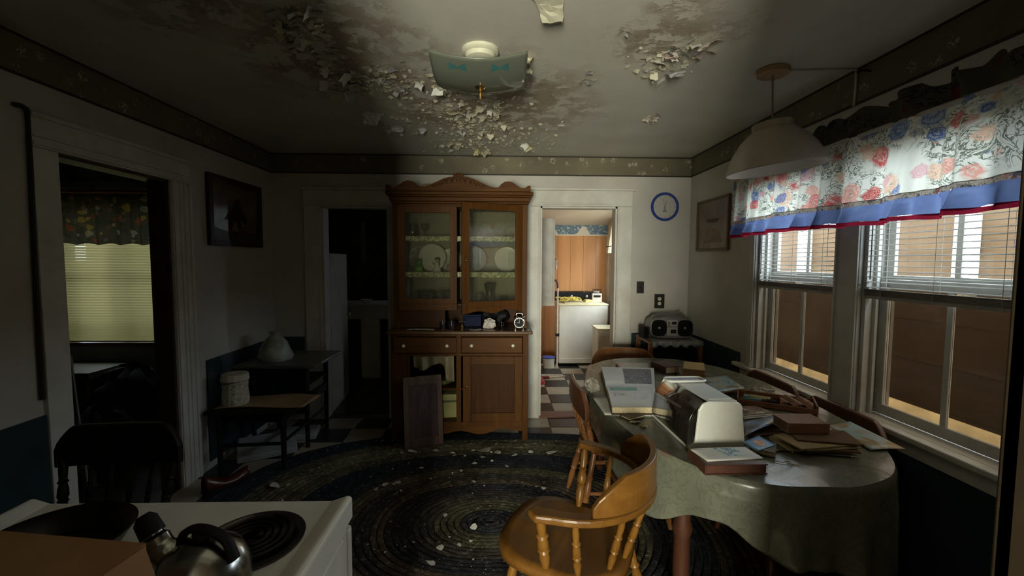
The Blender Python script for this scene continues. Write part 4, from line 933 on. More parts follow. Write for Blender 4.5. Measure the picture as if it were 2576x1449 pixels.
obj('frame', MB().bx(0, .03, -PW, -PW+.045, -PH, PH).bx(0, .03, PW-.045, PW, -PH, PH).bx(0, .03, -PW+.045, PW-.045, PH-.045, PH).bx(0, .03, -PW+.045, PW-.045, -PH, -PH+.045), DKF, pa, bevel=.004)
cv = obj('canvas', Box(.004, .014, -PW+.04, PW-.04, -PH+.04, PH-.04), art('brown_painting', [(.35, (.06, .038, .02)), (.5, (.11, .075, .035)), (.62, (.15, .12, .06))], 3.), pa)
M_PD = paint('painted_dark_figure', (.022, .012, .009), .4, .3, 14); M_PG = paint('painted_dark_ground', (.035, .027, .017), .4, .3, 10)
obj('painted_rider', MB().prism([(-.16, -.06), (-.10, .0), (-.06, .01), (-.03, .07), (.0, .115), (.03, .10), (.04, .06), (.09, .02), (.13, -.06), (.10, -.08), (.05, -.03), (.06, -.12), (.02, -.13), (.0, -.07), (-.05, -.06), (-.07, -.14), (-.11, -.13), (-.10, -.06)], .014, .0155, 'x'), M_PD, cv)
obj('painted_ground', MB().prism([(-.29, -.21), (.29, -.21), (.29, -.16), (.1, -.13), (-.1, -.15), (-.29, -.12)], .0142, .0150, 'x'), M_PG, cv)
pb = thing('framed_picture', 'thin framed brown picture in the corner beside the window valance', 'picture', (XR, 3.605, 1.812))
obj('frame', MB().bx(-.022, 0, -.272, -.252, -.218, .218).bx(-.022, 0, .252, .272, -.218, .218).bx(-.022, 0, -.252, .252, .198, .218).bx(-.022, 0, -.252, .252, -.218, -.198), wood('thin_frame', (.10, .065, .035), (.17, .12, .07), 'z', 12.), pb, bevel=.003)
cv = obj('print', Box(-.012, -.004, -.252, .252, -.198, .198), art('tan_print', [(.3, (.12, .085, .055)), (.5, (.17, .125, .085)), (.7, (.23, .16, .10))], 4.), pb)
obj('printed_boat', MB().prism([(-.13, .045), (.11, .05), (.07, .02), (-.08, .015)], -.0135, -.0122, 'x'), paint('print_brown', (.075, .045, .025), .5), cv)
obj('printed_sand', MB().prism([(-.16, -.15), (.15, -.15), (.12, -.05), (.0, -.02), (-.12, -.07)], -.0133, -.0122, 'x'), paint('print_tan', (.24, .16, .09), .5, .2, 20), cv)
wp = tag(obj('wall_cable', MB().tube(spath([tuple(P(34, 262, X=XL+.012)), tuple(P(58, 268, X=XL+.012)), tuple(P(70, 290, X=XL+.012)), tuple(P(76, 400, X=XL+.012)), tuple(P(90, 720, X=XL+.012)), tuple(P(107, 1005, X=XL+.012))]), .010, 6), paint('dark_cable', (.018, .018, .017), .5), smooth=True), 'dark cable running down the wall beside the doorway casing', 'cable')

# ================================================================== THINGS ON THE DINING TABLE
TT = TZ+.006
PAPER = paint('white_paper', (.62, .61, .56), .75, .05, 9, .05, 60); CREAMP = paint('cream_paper', (.52, .44, .26), .75, .12, 12, .05, 60); PAGE = paint('page_block', (.50, .42, .26), .85, .12, 90, .3, 200)
def colmat(name, stops, scale=12, dist=1., rough=.35):
    t = NT(name); v = t.coord(); nz = t.noise(v, scale, 3, .5, dist); return t.done(t.pr(t.ramp(nz.outputs[0], stops, 'LINEAR'), rough))
def book(name, label, loc, w, d, h, rz, cover, cat='book', pages=PAGE, spine='x', group=None, tilt=None):
    """closed book lying flat: boards, rounded spine, page block"""
    b = thing(name, label, cat, loc, rz, group); c = min(.004, h*.18)
    if tilt: b.rotation_euler = (tilt[0], tilt[1], rz)
    obj('cover', MB().bx(-w/2, w/2, -d/2, d/2, 0, c).bx(-w/2, w/2, -d/2, d/2, h-c, h).bx(-w/2-.002, -w/2+.005, -d/2, d/2, 0, h) if spine == 'x' else
        MB().bx(-w/2, w/2, -d/2, d/2, 0, c).bx(-w/2, w/2, -d/2, d/2, h-c, h).bx(-w/2, w/2, -d/2-.002, -d/2+.005, 0, h), cover, b, bevel=.0012)
    obj('pages', Box(-w/2+.005, w/2-.004, -d/2+.005, d/2-.004, c, h-c), pages, b)
    return b
def quad(pts, Z):
    q = [P(x, y, Z=Z) for x, y in pts]; c = sum(q, Vector())/len(q); return q, c
def sheet(name, label, pts, Z, mat, cat, thick=.0012, lift=0., parts=None, group=None):
    """a flat printed sheet given by the corner pixels it covers on a level"""
    q, c = quad(pts, Z); t = thing(name, label, cat, (c.x, c.y, Z-thick), 0, group)
    def fn(u, v):
        a = q[0].lerp(q[1], u); b = q[3].lerp(q[2], u); p = a.lerp(b, v); return (p.x-c.x, p.y-c.y, thick/2+lift*math.sin(u*PI)*math.sin(v*2.2))
    obj('sheet', MB().grid(fn, 8, 8), mat, t, smooth=True, solid=thick)
    for nm, m, sub in (parts or []):
        obj(nm, MB().add([tuple(Vector(fn(u, v))+Vector((0, 0, thick*.55+.0006))) for u, v in sub], [tuple(range(len(sub)))]), m, t)
    return t
# open atlas
q, c = quad([(1512, 927), (1645, 930), (1650, 1030), (1540, 1030)], .79)
at_ = thing('open_atlas', 'large open atlas with a grey map page lying on the table end', 'book', (c.x, c.y, TT+.005))
def afn(lift):
    def fn(u, v):
        p = q[0].lerp(q[1], u).lerp(q[3].lerp(q[2], u), v); g = math.exp(-((v-.52)/.05)**2); return (p.x-c.x, p.y-c.y, lift-.012*g+.004*math.sin(v*2*PI)**2)
    return fn
obj('cover', MB().grid(lambda u, v: tuple(Vector(afn(.004)(u*1.03-.015, v*1.03-.015))*1.0)[:2]+(.003,), 6, 10), paint('atlas_cover', (.05, .03, .02), .5), at_, solid=.004)
blk = MB(); top = afn(.034); n = 10
blk.grid(top, n, 24)
for e in range(4):
    if e < 2: blk.grid(lambda u, v, e=e: Vector(top(u, e)).xy.to_3d()+Vector((0, 0, .006+(top(u, e)[2]-.006)*v)), n, 2)
    else: blk.grid(lambda u, v, e=e: Vector(top(e-2, u)).xy.to_3d()+Vector((0, 0, .006+(top(e-2, u)[2]-.006)*v)), 24, 2)
obj('page_block', blk, PAGE, at_, smooth=True); tp2 = lambda u, v: (top(u, v)[0], top(u, v)[1], top(u, v)[2]+.0012)
obj('page', MB().grid(tp2, 10, 24), PAPER, at_, smooth=True)
t = NT('map_print'); v = t.coord(); nz = t.noise(v, 24, 4, .6, 2.5); M_MAP = t.done(t.pr(t.ramp(nz.outputs[0], [(.44, (.10, .10, .115)), (.475, (.13, .13, .14)), (.495, (.52, .52, .50)), (.52, (.14, .14, .15)), (.60, (.09, .09, .10))]), .6))
obj('map_plate', MB().grid(lambda u, v: Vector(tp2(.40+.54*u, .05+.42*v))+Vector((0, 0, .001)), 6, 10), M_MAP, at_, smooth=True)
obj('green_strip', MB().grid(lambda u, v: Vector(tp2(.06+.56*u, .57+.10*v))+Vector((0, 0, .001)), 6, 3), paint('mint_print', (.26, .47, .37), .6, .15, 30), at_, smooth=True)
obj('text_block', MB().grid(lambda u, v: Vector(tp2(.05+.3*u, .73+.07*v))+Vector((0, 0, .001)), 4, 3), colmat('grey_text', [(.45, (.25, .25, .25)), (.5, (.58, .57, .53))], 60), at_)
obj('text_block', MB().grid(lambda u, v: Vector(tp2(.55+.3*u, .74+.12*v))+Vector((0, 0, .001)), 4, 3), colmat('lilac_print', [(.4, (.46, .45, .52)), (.6, (.60, .58, .56))], 20), at_)

sheet('loose_papers', 'stack of loose white papers under the open atlas corner', [(1490, 998), (1600, 1000), (1640, 1046), (1522, 1043)], TT+.003, PAPER, 'paper', .003)
# crumpled clear bag on the table edge
rn = random.Random(5)
def crumple(r, seed, sx=1, sy=1, sz=1, n=14, amp=.35):
    rr = random.Random(seed); ph = [rr.uniform(0, 6.3) for _ in range(8)]; m = MB(); vs = []
    def rad(a, b): return r*(1+amp*(.4*math.sin(3*a+ph[0])*math.sin(2*b+ph[1])+.35*math.sin(7*a+ph[2]+3*b)+.25*math.sin(5*b+ph[3]-4*a)+.2*math.sin(11*a+ph[4]+6*b)))
    return m.grid(lambda u, v: (sx*rad(u*2*PI, v*PI)*math.sin(v*PI)*math.cos(u*2*PI), sy*rad(u*2*PI, v*PI)*math.sin(v*PI)*math.sin(u*2*PI), max(0, r*sz+sz*rad(u*2*PI, v*PI)*math.cos(v*PI))), n*2, n)
t = NT('clear_plastic'); tr = t.n('BsdfTransparent', Color=(.9, .9, .86)); pr_ = t.pr((.42, .40, .33), .18); M_PLAS = t.done(t.n('MixShader', i0=.55, i1=tr.outputs[0], i2=pr_.outputs[0]).outputs[0])
p = P(1492, 985, Z=TT); bg_ = tag(obj('plastic_bag', crumple(.05, 3, .75, 1.4, .7), M_PLAS, None, smooth=False), 'crumpled clear plastic bag beside the open atlas', 'plastic bag'); bg_.location = (p.x-.005, p.y+.01, TT)
# far end books
sheet('magazine', 'pastel magazine with pink picture behind the open atlas', [(1548, 913), (1630, 912), (1643, 928), (1562, 929)], TT+.012, colmat('pastel_magazine', [(.35, (.30, .42, .40)), (.48, (.52, .54, .46)), (.56, (.58, .28, .26)), (.66, (.45, .50, .44))], 14), 'magazine', .010)
book('hardback_book', 'plum brown hardback lying behind the tan boxed book', (1.125, 2.87, TT), .11, .17, .048, math.radians(14), paint('plum_cover', (.11, .055, .055), .45, .12, 9), pages=paint('pale_pages', (.58, .48, .28), .85, .1, 90, .3, 200))
hb = book('tan_book', 'thick tan topped boxed book near the corner stand', (1.245, 2.70, TT), .125, .21, .074, math.radians(-24), wood('tan_book_cloth', (.30, .17, .06), (.42, .26, .10), 'y', 6., .6, 0), pages=paint('tan_pages', (.28, .16, .065), .8, .1, 60, .2, 150))
obj('top_board', Box(-.060, .060, -.102, .102, .0735, .0755), paint('tan_top', (.46, .34, .15), .6, .1, 9), hb)
sheet('magazine', 'blue and orange magazine lying behind the bread box', [(1688, 956), (1765, 950), (1812, 986), (1732, 990)], TT+.008, colmat('sunset_magazine', [(.38, (.07, .10, .30)), (.5, (.12, .17, .42)), (.58, (.55, .30, .14)), (.68, (.60, .50, .28))], 7), 'magazine', .006)
book('russet_book', 'russet book under a pale blue picture card behind the bread box', (1.285, 2.44, TT+.0095), .15, .20, .026, math.radians(14), paint('russet_cover', (.20, .075, .03), .5, .12, 9))
sheet('picture_card', 'pale blue landscape card resting on the russet book', [(1762, 950), (1826, 945), (1874, 976), (1802, 986)], TT+.040, colmat('coast_card', [(.36, (.15, .30, .38)), (.46, (.34, .48, .54)), (.54, (.50, .46, .34)), (.62, (.12, .14, .15)), (.7, (.42, .55, .58))], 11), 'card', .0035)
# bread box
bb_ = thing('bread_box', 'white metal bread box with smoked roll front on the table', 'bread box', (.85, 1.825, TT), math.radians(2))
BW, BD_, BH = .112, .188, .190
end = [(-BW-.004, 0), (BW+.006, 0), (BW+.004, .02), (BW-.012, BH-.018), (BW-.024, BH-.004), (BW-.04, BH), (-BW+.075, BH+.004), (-BW+.050, BH-.004), (-BW+.034, BH-.03), (-BW+.022, .03), (-BW-.002, .012)]
for y0, y1 in ((-BD_, -BD_+.012), (BD_-.012, BD_)): obj('end_panel', MB().prism(end, y0, y1, 'y'), M_WHITE, bb_, bevel=.006)
obj('back_panel', MB().prism([(BW-.002, .008), (BW+.004, .008), (BW-.013, BH-.012), (BW-.020, BH-.012)], -BD_+.011, BD_-.011, 'y'), M_WHITE, bb_)
obj('top_panel', Box(-BW+.075, BW-.03, -BD_+.011, BD_-.011, BH-.004, BH+.002), M_WHITE, bb_, bevel=.002)
obj('base', Box(-BW, BW, -BD_+.011, BD_-.011, 0, .012), M_WHITE, bb_)
M_SMOKE = glass('smoked_plastic', (.20, .16, .13), 2.2, .10, .22, (.055, .042, .035))
fr_ = obj('roll_front', MB().grid(lambda u, v: [(-BW+.078-.052*math.sin(min(1, u*1.8)*PI/2)-(.022 if u > .55 else .04*u)*1.-.02*max(0, u-.55), (v-.5)*2*(BD_-.013), BH-.002-(BH-.02)*u**1.4)][0], 14, 2), M_SMOKE, bb_, smooth=True, solid=.003)
obj('front_grip', MB().tube(spath([(-BW+.030, -.11, BH-.052), (-BW+.014, -.06, BH-.055), (-BW+.010, 0, BH-.056), (-BW+.014, .06, BH-.055), (-BW+.030, .11, BH-.052)]), .011, 8, squash=(1, .6)), paint('dark_grip', (.05, .035, .028), .25, .1, 9, 0), bb_, smooth=True)
obj('top_ridge', Box(-BW+.09, BW-.045, -.155, -.152, BH+.002, BH+.004), M_WHITE, bb_)
ty = thing('white_tray', 'small white plastic tray lying on the bread box', 'tray', (.848, 1.93, TT+BH+.003), math.radians(2))
obj('rim', MB().tube([(.088*c_, .034*s_, .008) for c_, s_ in [((1 if abs(math.cos(a)) > 1 else (abs(math.cos(a))**.35)*math.copysign(1, math.cos(a))), (abs(math.sin(a))**.35)*math.copysign(1, math.sin(a))) for a in [2*PI*k/40 for k in range(40)]]], .005, 6, closed=True), M_WHITE, ty, smooth=True)
obj('tray_floor', Box(-.083, .083, -.030, .030, 0, .005), paint('lilac_tray', (.42, .42, .50), .35, .05, 9, 0), ty, bevel=.002)
# books in front of the bread box
fb = book('leather_book', 'dark red leather book under a white card near the cloth edge', (.825, 1.505, TT), .222, .135, .036, math.radians(1), paint('oxblood_leather', (.085, .032, .018), .4, .2, 14, .2, 90), pages=paint('brown_pages', (.09, .035, .022), .6, .1, 60))
wcard = sheet('white_card', 'white booklet with blue print resting on the dark red leather book', [(1734, 1128), (1874, 1124), (1920, 1152), (1780, 1159)], TT+.040, PAPER, 'booklet', .0035, 0, [('blue_print', colmat('blue_print', [(.40, (.06, .14, .22)), (.5, (.36, .50, .56)), (.6, (.52, .58, .56))], 45), [(.40, .04), (.78, .04), (.80, .72), (.46, .72)])])
book('paperback_book', 'thick paperback under the blue picture booklet', (1.04, 1.632, TT), .085, .115, .020, math.radians(-35), paint('olive_paperback', (.10, .085, .055), .6, .1, 9))
sheet('blue_booklet', 'blue booklet with a red and yellow picture on the thick paperback', [(1868, 1112), (1908, 1095), (1950, 1119), (1905, 1134)], TT+.0235, colmat('blue_cover', [(.4, (.10, .24, .42)), (.6, (.16, .33, .50))], 9), 'booklet', .003, 0, [('red_picture', colmat('red_picture', [(.42, (.50, .10, .06)), (.52, (.62, .36, .22)), (.6, (.55, .45, .12))], 60), [(.35, .30), (.62, .18), (.80, .45), (.66, .80), (.36, .82)])])
# envelopes and thick book
rn = random.Random(21); base_z = TT
for k in range(6):
    e = thing('old_envelope', 'old %s envelope in the pile under the thick russet book' % ('cream', 'tan', 'dark brown')[k % 3], 'envelope', (1.27+rn.uniform(-.03, .04), 1.665+rn.uniform(-.02, .02), base_z), rn.uniform(-.25, .15), 'pile of old envelopes on the table')
    w_, d_ = .115+rn.uniform(-.01, .02), .07; mt = (CREAMP, paint('tan_envelope', (.34, .25, .12), .8, .12, 9), paint('brown_envelope', (.15, .085, .045), .75, .15, 9))[k % 3]
    obj('envelope_body', Box(-w_, w_, -d_, d_, 0, .006), mt, e, bevel=.0012); obj('envelope_flap', MB().prism([(-w_, d_), (w_, d_), (0, -d_*.15)], .006, .0068, 'z'), mt, e)
    base_z += .0075
rb = book('thick_book', 'thick russet book with rounded spine on the envelope pile', (1.255, 1.735, base_z+.001), .165, .115, .042, math.radians(-3), paint('russet_thick_cover', (.26, .13, .075), .55, .15, 9), spine='y', pages=paint('russet_edge', (.115, .055, .025), .6, .1, 40))
sheet('large_envelope', 'large cream envelope lying beside the thick russet book', [(2060, 1062), (2095, 1080), (2152, 1142), (2100, 1140)], TT+.002, CREAMP, 'envelope', .002)
# open magazine pile
book('brown_folder', 'dark brown folder under the lifted blue magazine', (1.155, 1.835, TT), .20, .13, .018, math.radians(12), paint('brown_folder', (.075, .035, .022), .5, .15, 9))
sheet('blue_magazine', 'blue and grey magazine page tilted over the dark brown folder', [(1872, 1062), (1962, 1040), (1986, 1066), (1874, 1096)], TT+.026, colmat('blue_grey_page', [(.36, (.10, .105, .10)), (.46, (.20, .21, .20)), (.52, (.18, .27, .48)), (.62, (.26, .36, .56)), (.72, (.50, .36, .34))], 9), 'magazine', .002, .022)
for k in range(3): sheet('photo_print', ('sepia photo print on top of blank prints behind the bread box corner', 'blank white print in the loose stack behind the bread box corner')[k > 0], [(1862, 1022+k*4), (1900, 1020+k*3), (1945, 1038+k*4), (1872, 1044+k*5)], TT+.012-.004*k, colmat('sepia_print', [(.4, (.10, .055, .035)), (.52, (.30, .20, .14)), (.62, (.48, .44, .36))], 22) if k == 0 else PAPER, 'photo', .0012, group='loose photo prints on the table')
# leather tray with brushes
q, c = quad([(1860, 984), (1872, 1022), (2018, 1048), (2026, 1000)], TT)
lt = thing('leather_tray', 'open brown leather case holding odds and ends on the table', 'tray', (1.43, 2.165, TT), math.radians(-30))
M_LEA = paint('tan_leather', (.22, .095, .045), .45, .25, 10, .3, 60); M_LEAD = paint('dark_leather', (.075, .025, .016), .45, .25, 10)
obj('case_floor', Box(-.17, .17, -.085, .085, 0, .006), M_LEAD, lt); obj('case_wall', MB().bx(-.17, .17, -.088, -.082, 0, .030).bx(-.17, .17, .082, .088, 0, .034).bx(-.174, -.168, -.088, .088, 0, .036).bx(.168, .176, -.088, .088, 0, .045), M_LEA, lt, bevel=.003)
obj('folded_lining', MB().grid(lambda u, v: (.02+.14*u, -.07+.15*v, .012+.028*abs(math.sin(u*7+v*3))), 12, 8), M_LEA, lt, smooth=True, solid=.003)
for k, (nm, lab, x, y, a, L_, m1, m2) in enumerate((('paint_brush', 'dark paint brush with pale handle in the brown leather case', -.088, -.03, .1, .13, paint('teal_handle', (.12, .30, .32), .35), paint('brush_bristle', (.035, .03, .027), .8, .3, 60)), ('comb_pouch', 'pale yellow and blue pouch in the brown leather case', -.07, .02, -.1, .10, paint('yellow_pouch', (.42, .38, .20), .5, .25, 20), paint('blue_pouch', (.16, .32, .36), .5)))):
    R_ = Matrix.Rotation(math.radians(-30), 4, 'Z'); w_ = R_ @ Vector((x, y, 0)); o_ = thing(nm, lab, 'brush' if k == 0 else 'pouch', (1.43+w_.x, 2.165+w_.y, TT+.010), math.radians(-30)+a)
    if k == 0:
        obj('handle', MB().tube([(-L_/2, 0, .010), (0, 0, .011), (L_*.2, 0, .010)], [.004, .008, .007], 8), m1, o_, smooth=True); obj('ferrule', MB().tube([(L_*.2, 0, .010), (L_*.35, 0, .010)], .009, 8), M_CHROME, o_); obj('bristles', MB().tube([(L_*.35, 0, .010), (L_*.6, 0, .009), (L_*.85, 0, .006)], [.010, .014, .003], 8), m2, o_)
    else:
        obj('pouch_body', MB().grid(lambda u, v: ((u-.5)*L_, (v-.5)*.05, .020*math.sin(v*PI)**.6), 8, 8), m1, o_, smooth=True, solid=.002); obj('pouch_end', Box(-L_/2-.025, -L_/2+.004, -.022, .022, 0, .014), m2, o_, bevel=.004)
pbg = tag(obj('plastic_wrap', crumple(.045, 8, 1.6, 1.0, .45), M_PLAS), 'crumpled clear wrap behind the brown leather case', 'plastic wrap'); pbg.location = (1.47, 2.36, TT)
# folded map, pencil, notebook, key wire, crumbs
sheet('picture_map', 'pale blue and ochre picture map overhanging the table edge', [(2082, 1071), (2138, 1060), (2278, 1129), (2190, 1131)], TT+.004, colmat('ochre_map', [(.36, (.30, .44, .48)), (.47, (.36, .48, .50)), (.52, (.34, .22, .08)), (.66, (.42, .29, .12))], 5), 'map', .0025, .004)
a_, b_ = P(1958, 1136, Z=TT), P(2160, 1153, Z=TT); pn = thing('pencil', 'long dark pencil lying in front of the envelope pile', 'pencil', (a_.x, a_.y, TT), math.atan2(b_.y-a_.y, b_.x-a_.x)); L_ = (b_-a_).length
obj('shaft', MB().tube([(0, 0, .004), (L_*.9, 0, .004)], .0037, 6), paint('pencil_paint', (.03, .028, .02), .35), pn); obj('tip', MB().tube([(L_*.9, 0, .004), (L_, 0, .004)], [.0037, .0006], 6), CREAMP, pn); obj('ferrule', MB().tube([(-.012, 0, .004), (0, 0, .004)], .004, 6), M_BRASS, pn)
book('notebook', 'worn brown pocket notebook between the atlas and the bread box', (.632, 1.995, TT+.001), .062, .10, .012, math.radians(-62), paint('worn_brown_cover', (.075, .042, .028), .5, .3, 14), pages=CREAMP)
for k, (x, y) in enumerate(((1598, 1062), (1617, 1071))):
    p = P(x, y, Z=TT); o_ = tag(obj('paper_scrap', MB().grid(lambda u, v: ((u-.5)*.045+.006*math.sin(v*5), (v-.5)*.028, .003+.004*math.sin(u*4+k)), 4, 3), CREAMP, None, solid=.0008), 'torn cream paper scrap on the cloth beside the pocket notebook', 'paper scrap', 'torn scraps beside the notebook'); o_.location = (p.x, p.y, TT-.001); o_.rotation_euler = (0, 0, .6+k)
p = P(1982, 1166, Z=TT); kw = thing('wire_clip', 'small bent wire clip lying on the bare cloth end', 'clip', (p.x, p.y, TT), -.4)
obj('wire', MB().tube(spath([(-.05, .01, .002), (-.02, -.004, .002), (0, .006, .006), (.012, -.004, .002), (.035, -.002, .002)]), .0014, 5), M_BRASS, kw); obj('loop', MB().tube([(.006+.009*math.cos(a), .009*math.sin(a), .003) for a in [k*PI/6 for k in range(12)]], .0013, 5, closed=True), M_BRASS, kw)

# ================================================================== CABINET CONTENTS
CHINA = paint('white_china', (.56, .54, .47), .25, .05, 9, 0); M_TUMB = glass('tumbler_glass', (.80, .84, .80), 2.5, .03, .10, (.45, .48, .45))
def plate(label, x, z, r, mat, y=3.94, group=None):
    t_ = thing('plate', label, 'plate', (x, y, z+.001), 0, group); M_ = Matrix.Translation((0, 0, r*.98)) @ Matrix.Rotation(PI/2-.16, 4, 'X')
    obj('dish', MB().lathe([(r*.02, 0), (r*.6, .001), (r*.68, .006), (r, .012), (r*.99, .016), (r*.64, .010), (r*.02, .006)], n=36, M=M_), mat, t_, smooth=True)
    obj('rim_band', MB().lathe([(r*.985, .0165), (r*.93, .0150)], n=36, M=M_, cap=False), paint('faded_rim', (.34, .30, .22), .3), t_)
plate('dark patterned plate standing on the middle cabinet shelf', -.715, 1.40, .115, colmat('dark_plate', [(.4, (.12, .11, .09)), (.5, (.22, .19, .15)), (.6, (.32, .30, .25))], 9))
plate('large plain white plate standing on the middle cabinet shelf', -.60, 1.40, .125, CHINA, 3.885)
plate('grey edged plate behind the tan pot on the middle cabinet shelf', -.445, 1.40, .105, paint('greyish_china', (.42, .42, .36), .25), 3.945)
plate('dim blue grey plate behind the ajar glass door', -.235, 1.40, .115, paint('bluegrey_china', (.27, .28, .28), .3), 3.885)
plate('pale plate at the hinged side behind the ajar glass door', .06, 1.40, .115, CHINA)
# figurines
gf = thing('green_figurine', 'bright green ceramic frog figurine on the middle cabinet shelf', 'figurine', (-.705, 3.78, 1.401), .1)
M_GR = paint('green_glaze', (.14, .34, .03), .25, .25, 14, 0)
obj('body', MB().lathe([(.030, 0), (.040, .012), (.040, .035), (.028, .056), (.018, .066)], n=16), M_GR, gf, smooth=True)
obj('head', MB().lathe([(.012, .062), (.026, .072), (.027, .086), (.018, .098), (.002, .102)], n=14), M_GR, gf, smooth=True)
for s in (-1, 1): obj('eye', MB().lathe([(.002, .092), (.010, .098), (.010, .108), (.001, .116)], (s*.015, -.008, 0), 8), M_GR, gf, smooth=True); obj('foot', MB().lathe([(.016, 0), (.018, .008), (.002, .014)], (s*.03, -.022, 0), 10), M_GR, gf, smooth=True)
ag = thing('angel_figurine', 'white angel figurine with brown hair on the middle cabinet shelf', 'figurine', (-.545, 3.77, 1.401), 0)
obj('robe', MB().lathe([(.036, 0), (.034, .02), (.022, .055), (.015, .075), (.012, .085)], n=16), CHINA, ag, smooth=True)
obj('head', MB().lathe([(.004, .083), (.016, .092), (.018, .104), (.012, .116), (.001, .120)], n=12), paint('figurine_face', (.50, .36, .24), .4), ag, smooth=True); obj('hair', MB().lathe([(.019, .100), (.021, .110), (.014, .122), (.001, .127)], (0, .004, 0), 12), paint('brown_glaze', (.13, .065, .025), .4), ag, smooth=True)
for s in (-1, 1): obj('wing', MB().prism([(s*.010, .035), (s*.030, .06), (s*.056, .090), (s*.050, .062), (s*.040, .045), (s*.026, .030)], .010, .016, 'y'), CHINA, ag)
for lab, x, y, z, pf, m in (('tan ceramic pot on the middle cabinet shelf beside the angel', -.425, 3.80, 1.40, [(.03, 0), (.036, .01), (.038, .05), (.033, .07), (.030, .072), (.028, .06), (.004, .01)], paint('tan_glaze', (.36, .24, .14), .35)),
                            ('small glass bowl before the dark patterned plate', -.782, 3.79, 1.40, [(.02, 0), (.025, .006), (.045, .035), (.047, .04), (.043, .038), (.02, .008), (.002, .006)], M_TUMB),
                            ('dark green waisted vase on the lower cabinet shelf', -.09, 3.80, 1.135, [(.042, 0), (.046, .01), (.040, .04), (.030, .075), (.040, .12), (.050, .165), (.047, .165), (.028, .08), (.003, .02)], paint('dark_green_glaze', (.028, .036, .022), .3)),
                            ('squat glass sugar bowl beside the dark green vase', -.185, 3.78, 1.135, [(.03, 0), (.042, .012), (.045, .05), (.036, .075), (.032, .08), (.030, .07), (.004, .01)], M_TUMB),
                            ('low brown glass cup on the lower cabinet shelf', .03, 3.78, 1.135, [(.022, 0), (.030, .008), (.034, .048), (.031, .048), (.026, .012), (.003, .008)], glass('brown_glass', (.42, .30, .2), 2.)),
                            ('dim glass jug on the top cabinet shelf', -.76, 3.82, 1.70, [(.03, 0), (.042, .02), (.040, .07), (.028, .10), (.032, .12), (.029, .12), (.02, .08), (.003, .02)], glass('dim_glass', (.5, .48, .38), 2., .05, .2, (.2, .18, .12))),
                            ('dim glass goblet on the top cabinet shelf', -.66, 3.82, 1.70, [(.028, 0), (.006, .008), (.005, .05), (.03, .075), (.032, .12), (.029, .12), (.026, .08), (.003, .06)], MATS.get('dim_glass') or M_TUMB),
                            ('clear tall jar at the side of the lower cabinet shelf', -.80, 3.77, 1.135, [(.02, 0), (.024, .01), (.024, .17), (.016, .19), (.016, .20), (.013, .20), (.02, .16), (.003, .01)], M_TUMB)):
    o = obj('vessel' if 'glass' not in lab else 'glass_vessel', MB().lathe(pf, n=20, cap=False), m, None, smooth=True); o.location = (x, y, z+.0015)
    tag(o, lab, lab.split()[-1] if False else ('vase' if 'vase' in lab else 'pot' if 'pot' in lab else 'glassware'))
tum = MB().lathe([(.002, 0), (.022, 0), (.024, .006), (.029, .098), (.027, .098), (.021, .010), (.002, .008)], n=18, cap=False).mesh('tumbler'); tum.materials.append(M_TUMB); tum.polygons.foreach_set('use_smooth', [True]*len(tum.polygons))
for x, y in ((-.735, 3.77), (-.665, 3.78), (-.595, 3.77), (-.525, 3.78), (-.455, 3.77), (-.63, 3.87), (-.49, 3.87), (-.70, 3.87)):
    o = bpy.data.objects.new('tumbler', tum); C.objects.link(o); o.location = (x, y, 1.1365); tag(o, 'clear drinking glass in the row on the lower cabinet shelf', 'glass', 'drinking glasses in the china cabinet')
# on the counter of the cabinet
CZ = .9335
ac = thing('alarm_clock', 'chrome twin bell alarm clock with black dial on the cabinet counter', 'clock', (.163, 3.565, CZ), math.radians(-4))
obj('case', MB().lathe([(.042, -.018), (.046, -.014), (.046, .016), (.043, .022), (.038, .022)], n=28, M=Matrix.Translation((0, 0, .056)) @ RX, cap=False), M_CHROME, ac, smooth=True)
dq = obj('dial', MB().lathe([(.040, -.016), (.041, .017)], n=28, M=Matrix.Translation((0, 0, .056)) @ RX), M_BLACK, ac)
for k in range(12): obj('hour_mark', MB().bx(-.0016, .0016, -.019, -.0175, .030, .037, Matrix.Translation((0, 0, .056)) @ Matrix.Rotation(k*PI/6, 4, 'Y')), PAPER, dq)
obj('hand', MB().bx(-.0014, .0014, -.020, -.0185, -.004, .030, Matrix.Translation((0, 0, .056))).bx(-.0014, .0014, -.0205, -.019, -.004, .020, Matrix.Translation((0, 0, .056)) @ Matrix.Rotation(-PI/2, 4, 'Y')), PAPER, dq)
for s in (-1, 1):
    obj('bell', MB().lathe([(.019, 0), (.018, .008), (.012, .015), (.002, .018)], n=16, M=Matrix.Translation((s*.026, 0, .098)) @ Matrix.Rotation(s*.45, 4, 'Y')), M_CHROME, ac, smooth=True); obj('foot', MB().tube([(s*.026, 0, .022), (s*.034, 0, 0)], [.005, .003], 6), M_CHROME, ac)
obj('handle', MB().tube(spath([(-.026, 0, .114), (-.02, 0, .132), (.02, 0, .132), (.026, 0, .114)]), .003, 6), M_CHROME, ac, smooth=True)
M_DKGL = glass('dark_glass', (.35, .33, .34), 3.0, .03, .12, (.12, .11, .12))
for lab, x, y, r, h, m in (('dark glass tumbler on the cabinet counter beside its twin', -.475, 3.60, .030, .058, M_DKGL), ('dark glass tumbler on the cabinet counter beside its twin', -.40, 3.585, .030, .055, M_DKGL), ('short brown glass tumbler between the white cloth and alarm clock', .015, 3.585, .027, .052, MATS['brown_glass'])):
    o = obj('tumbler', MB().lathe([(r*.1, 0), (r*.85, 0), (r, h), (r*.92, h), (r*.78, .006), (r*.1, .005)], n=20, cap=False), m, None, smooth=True); o.location = (x, y, CZ+.0005); tag(o, lab, 'glass', 'dark tumblers on the cabinet counter' if 'twin' in lab else None)
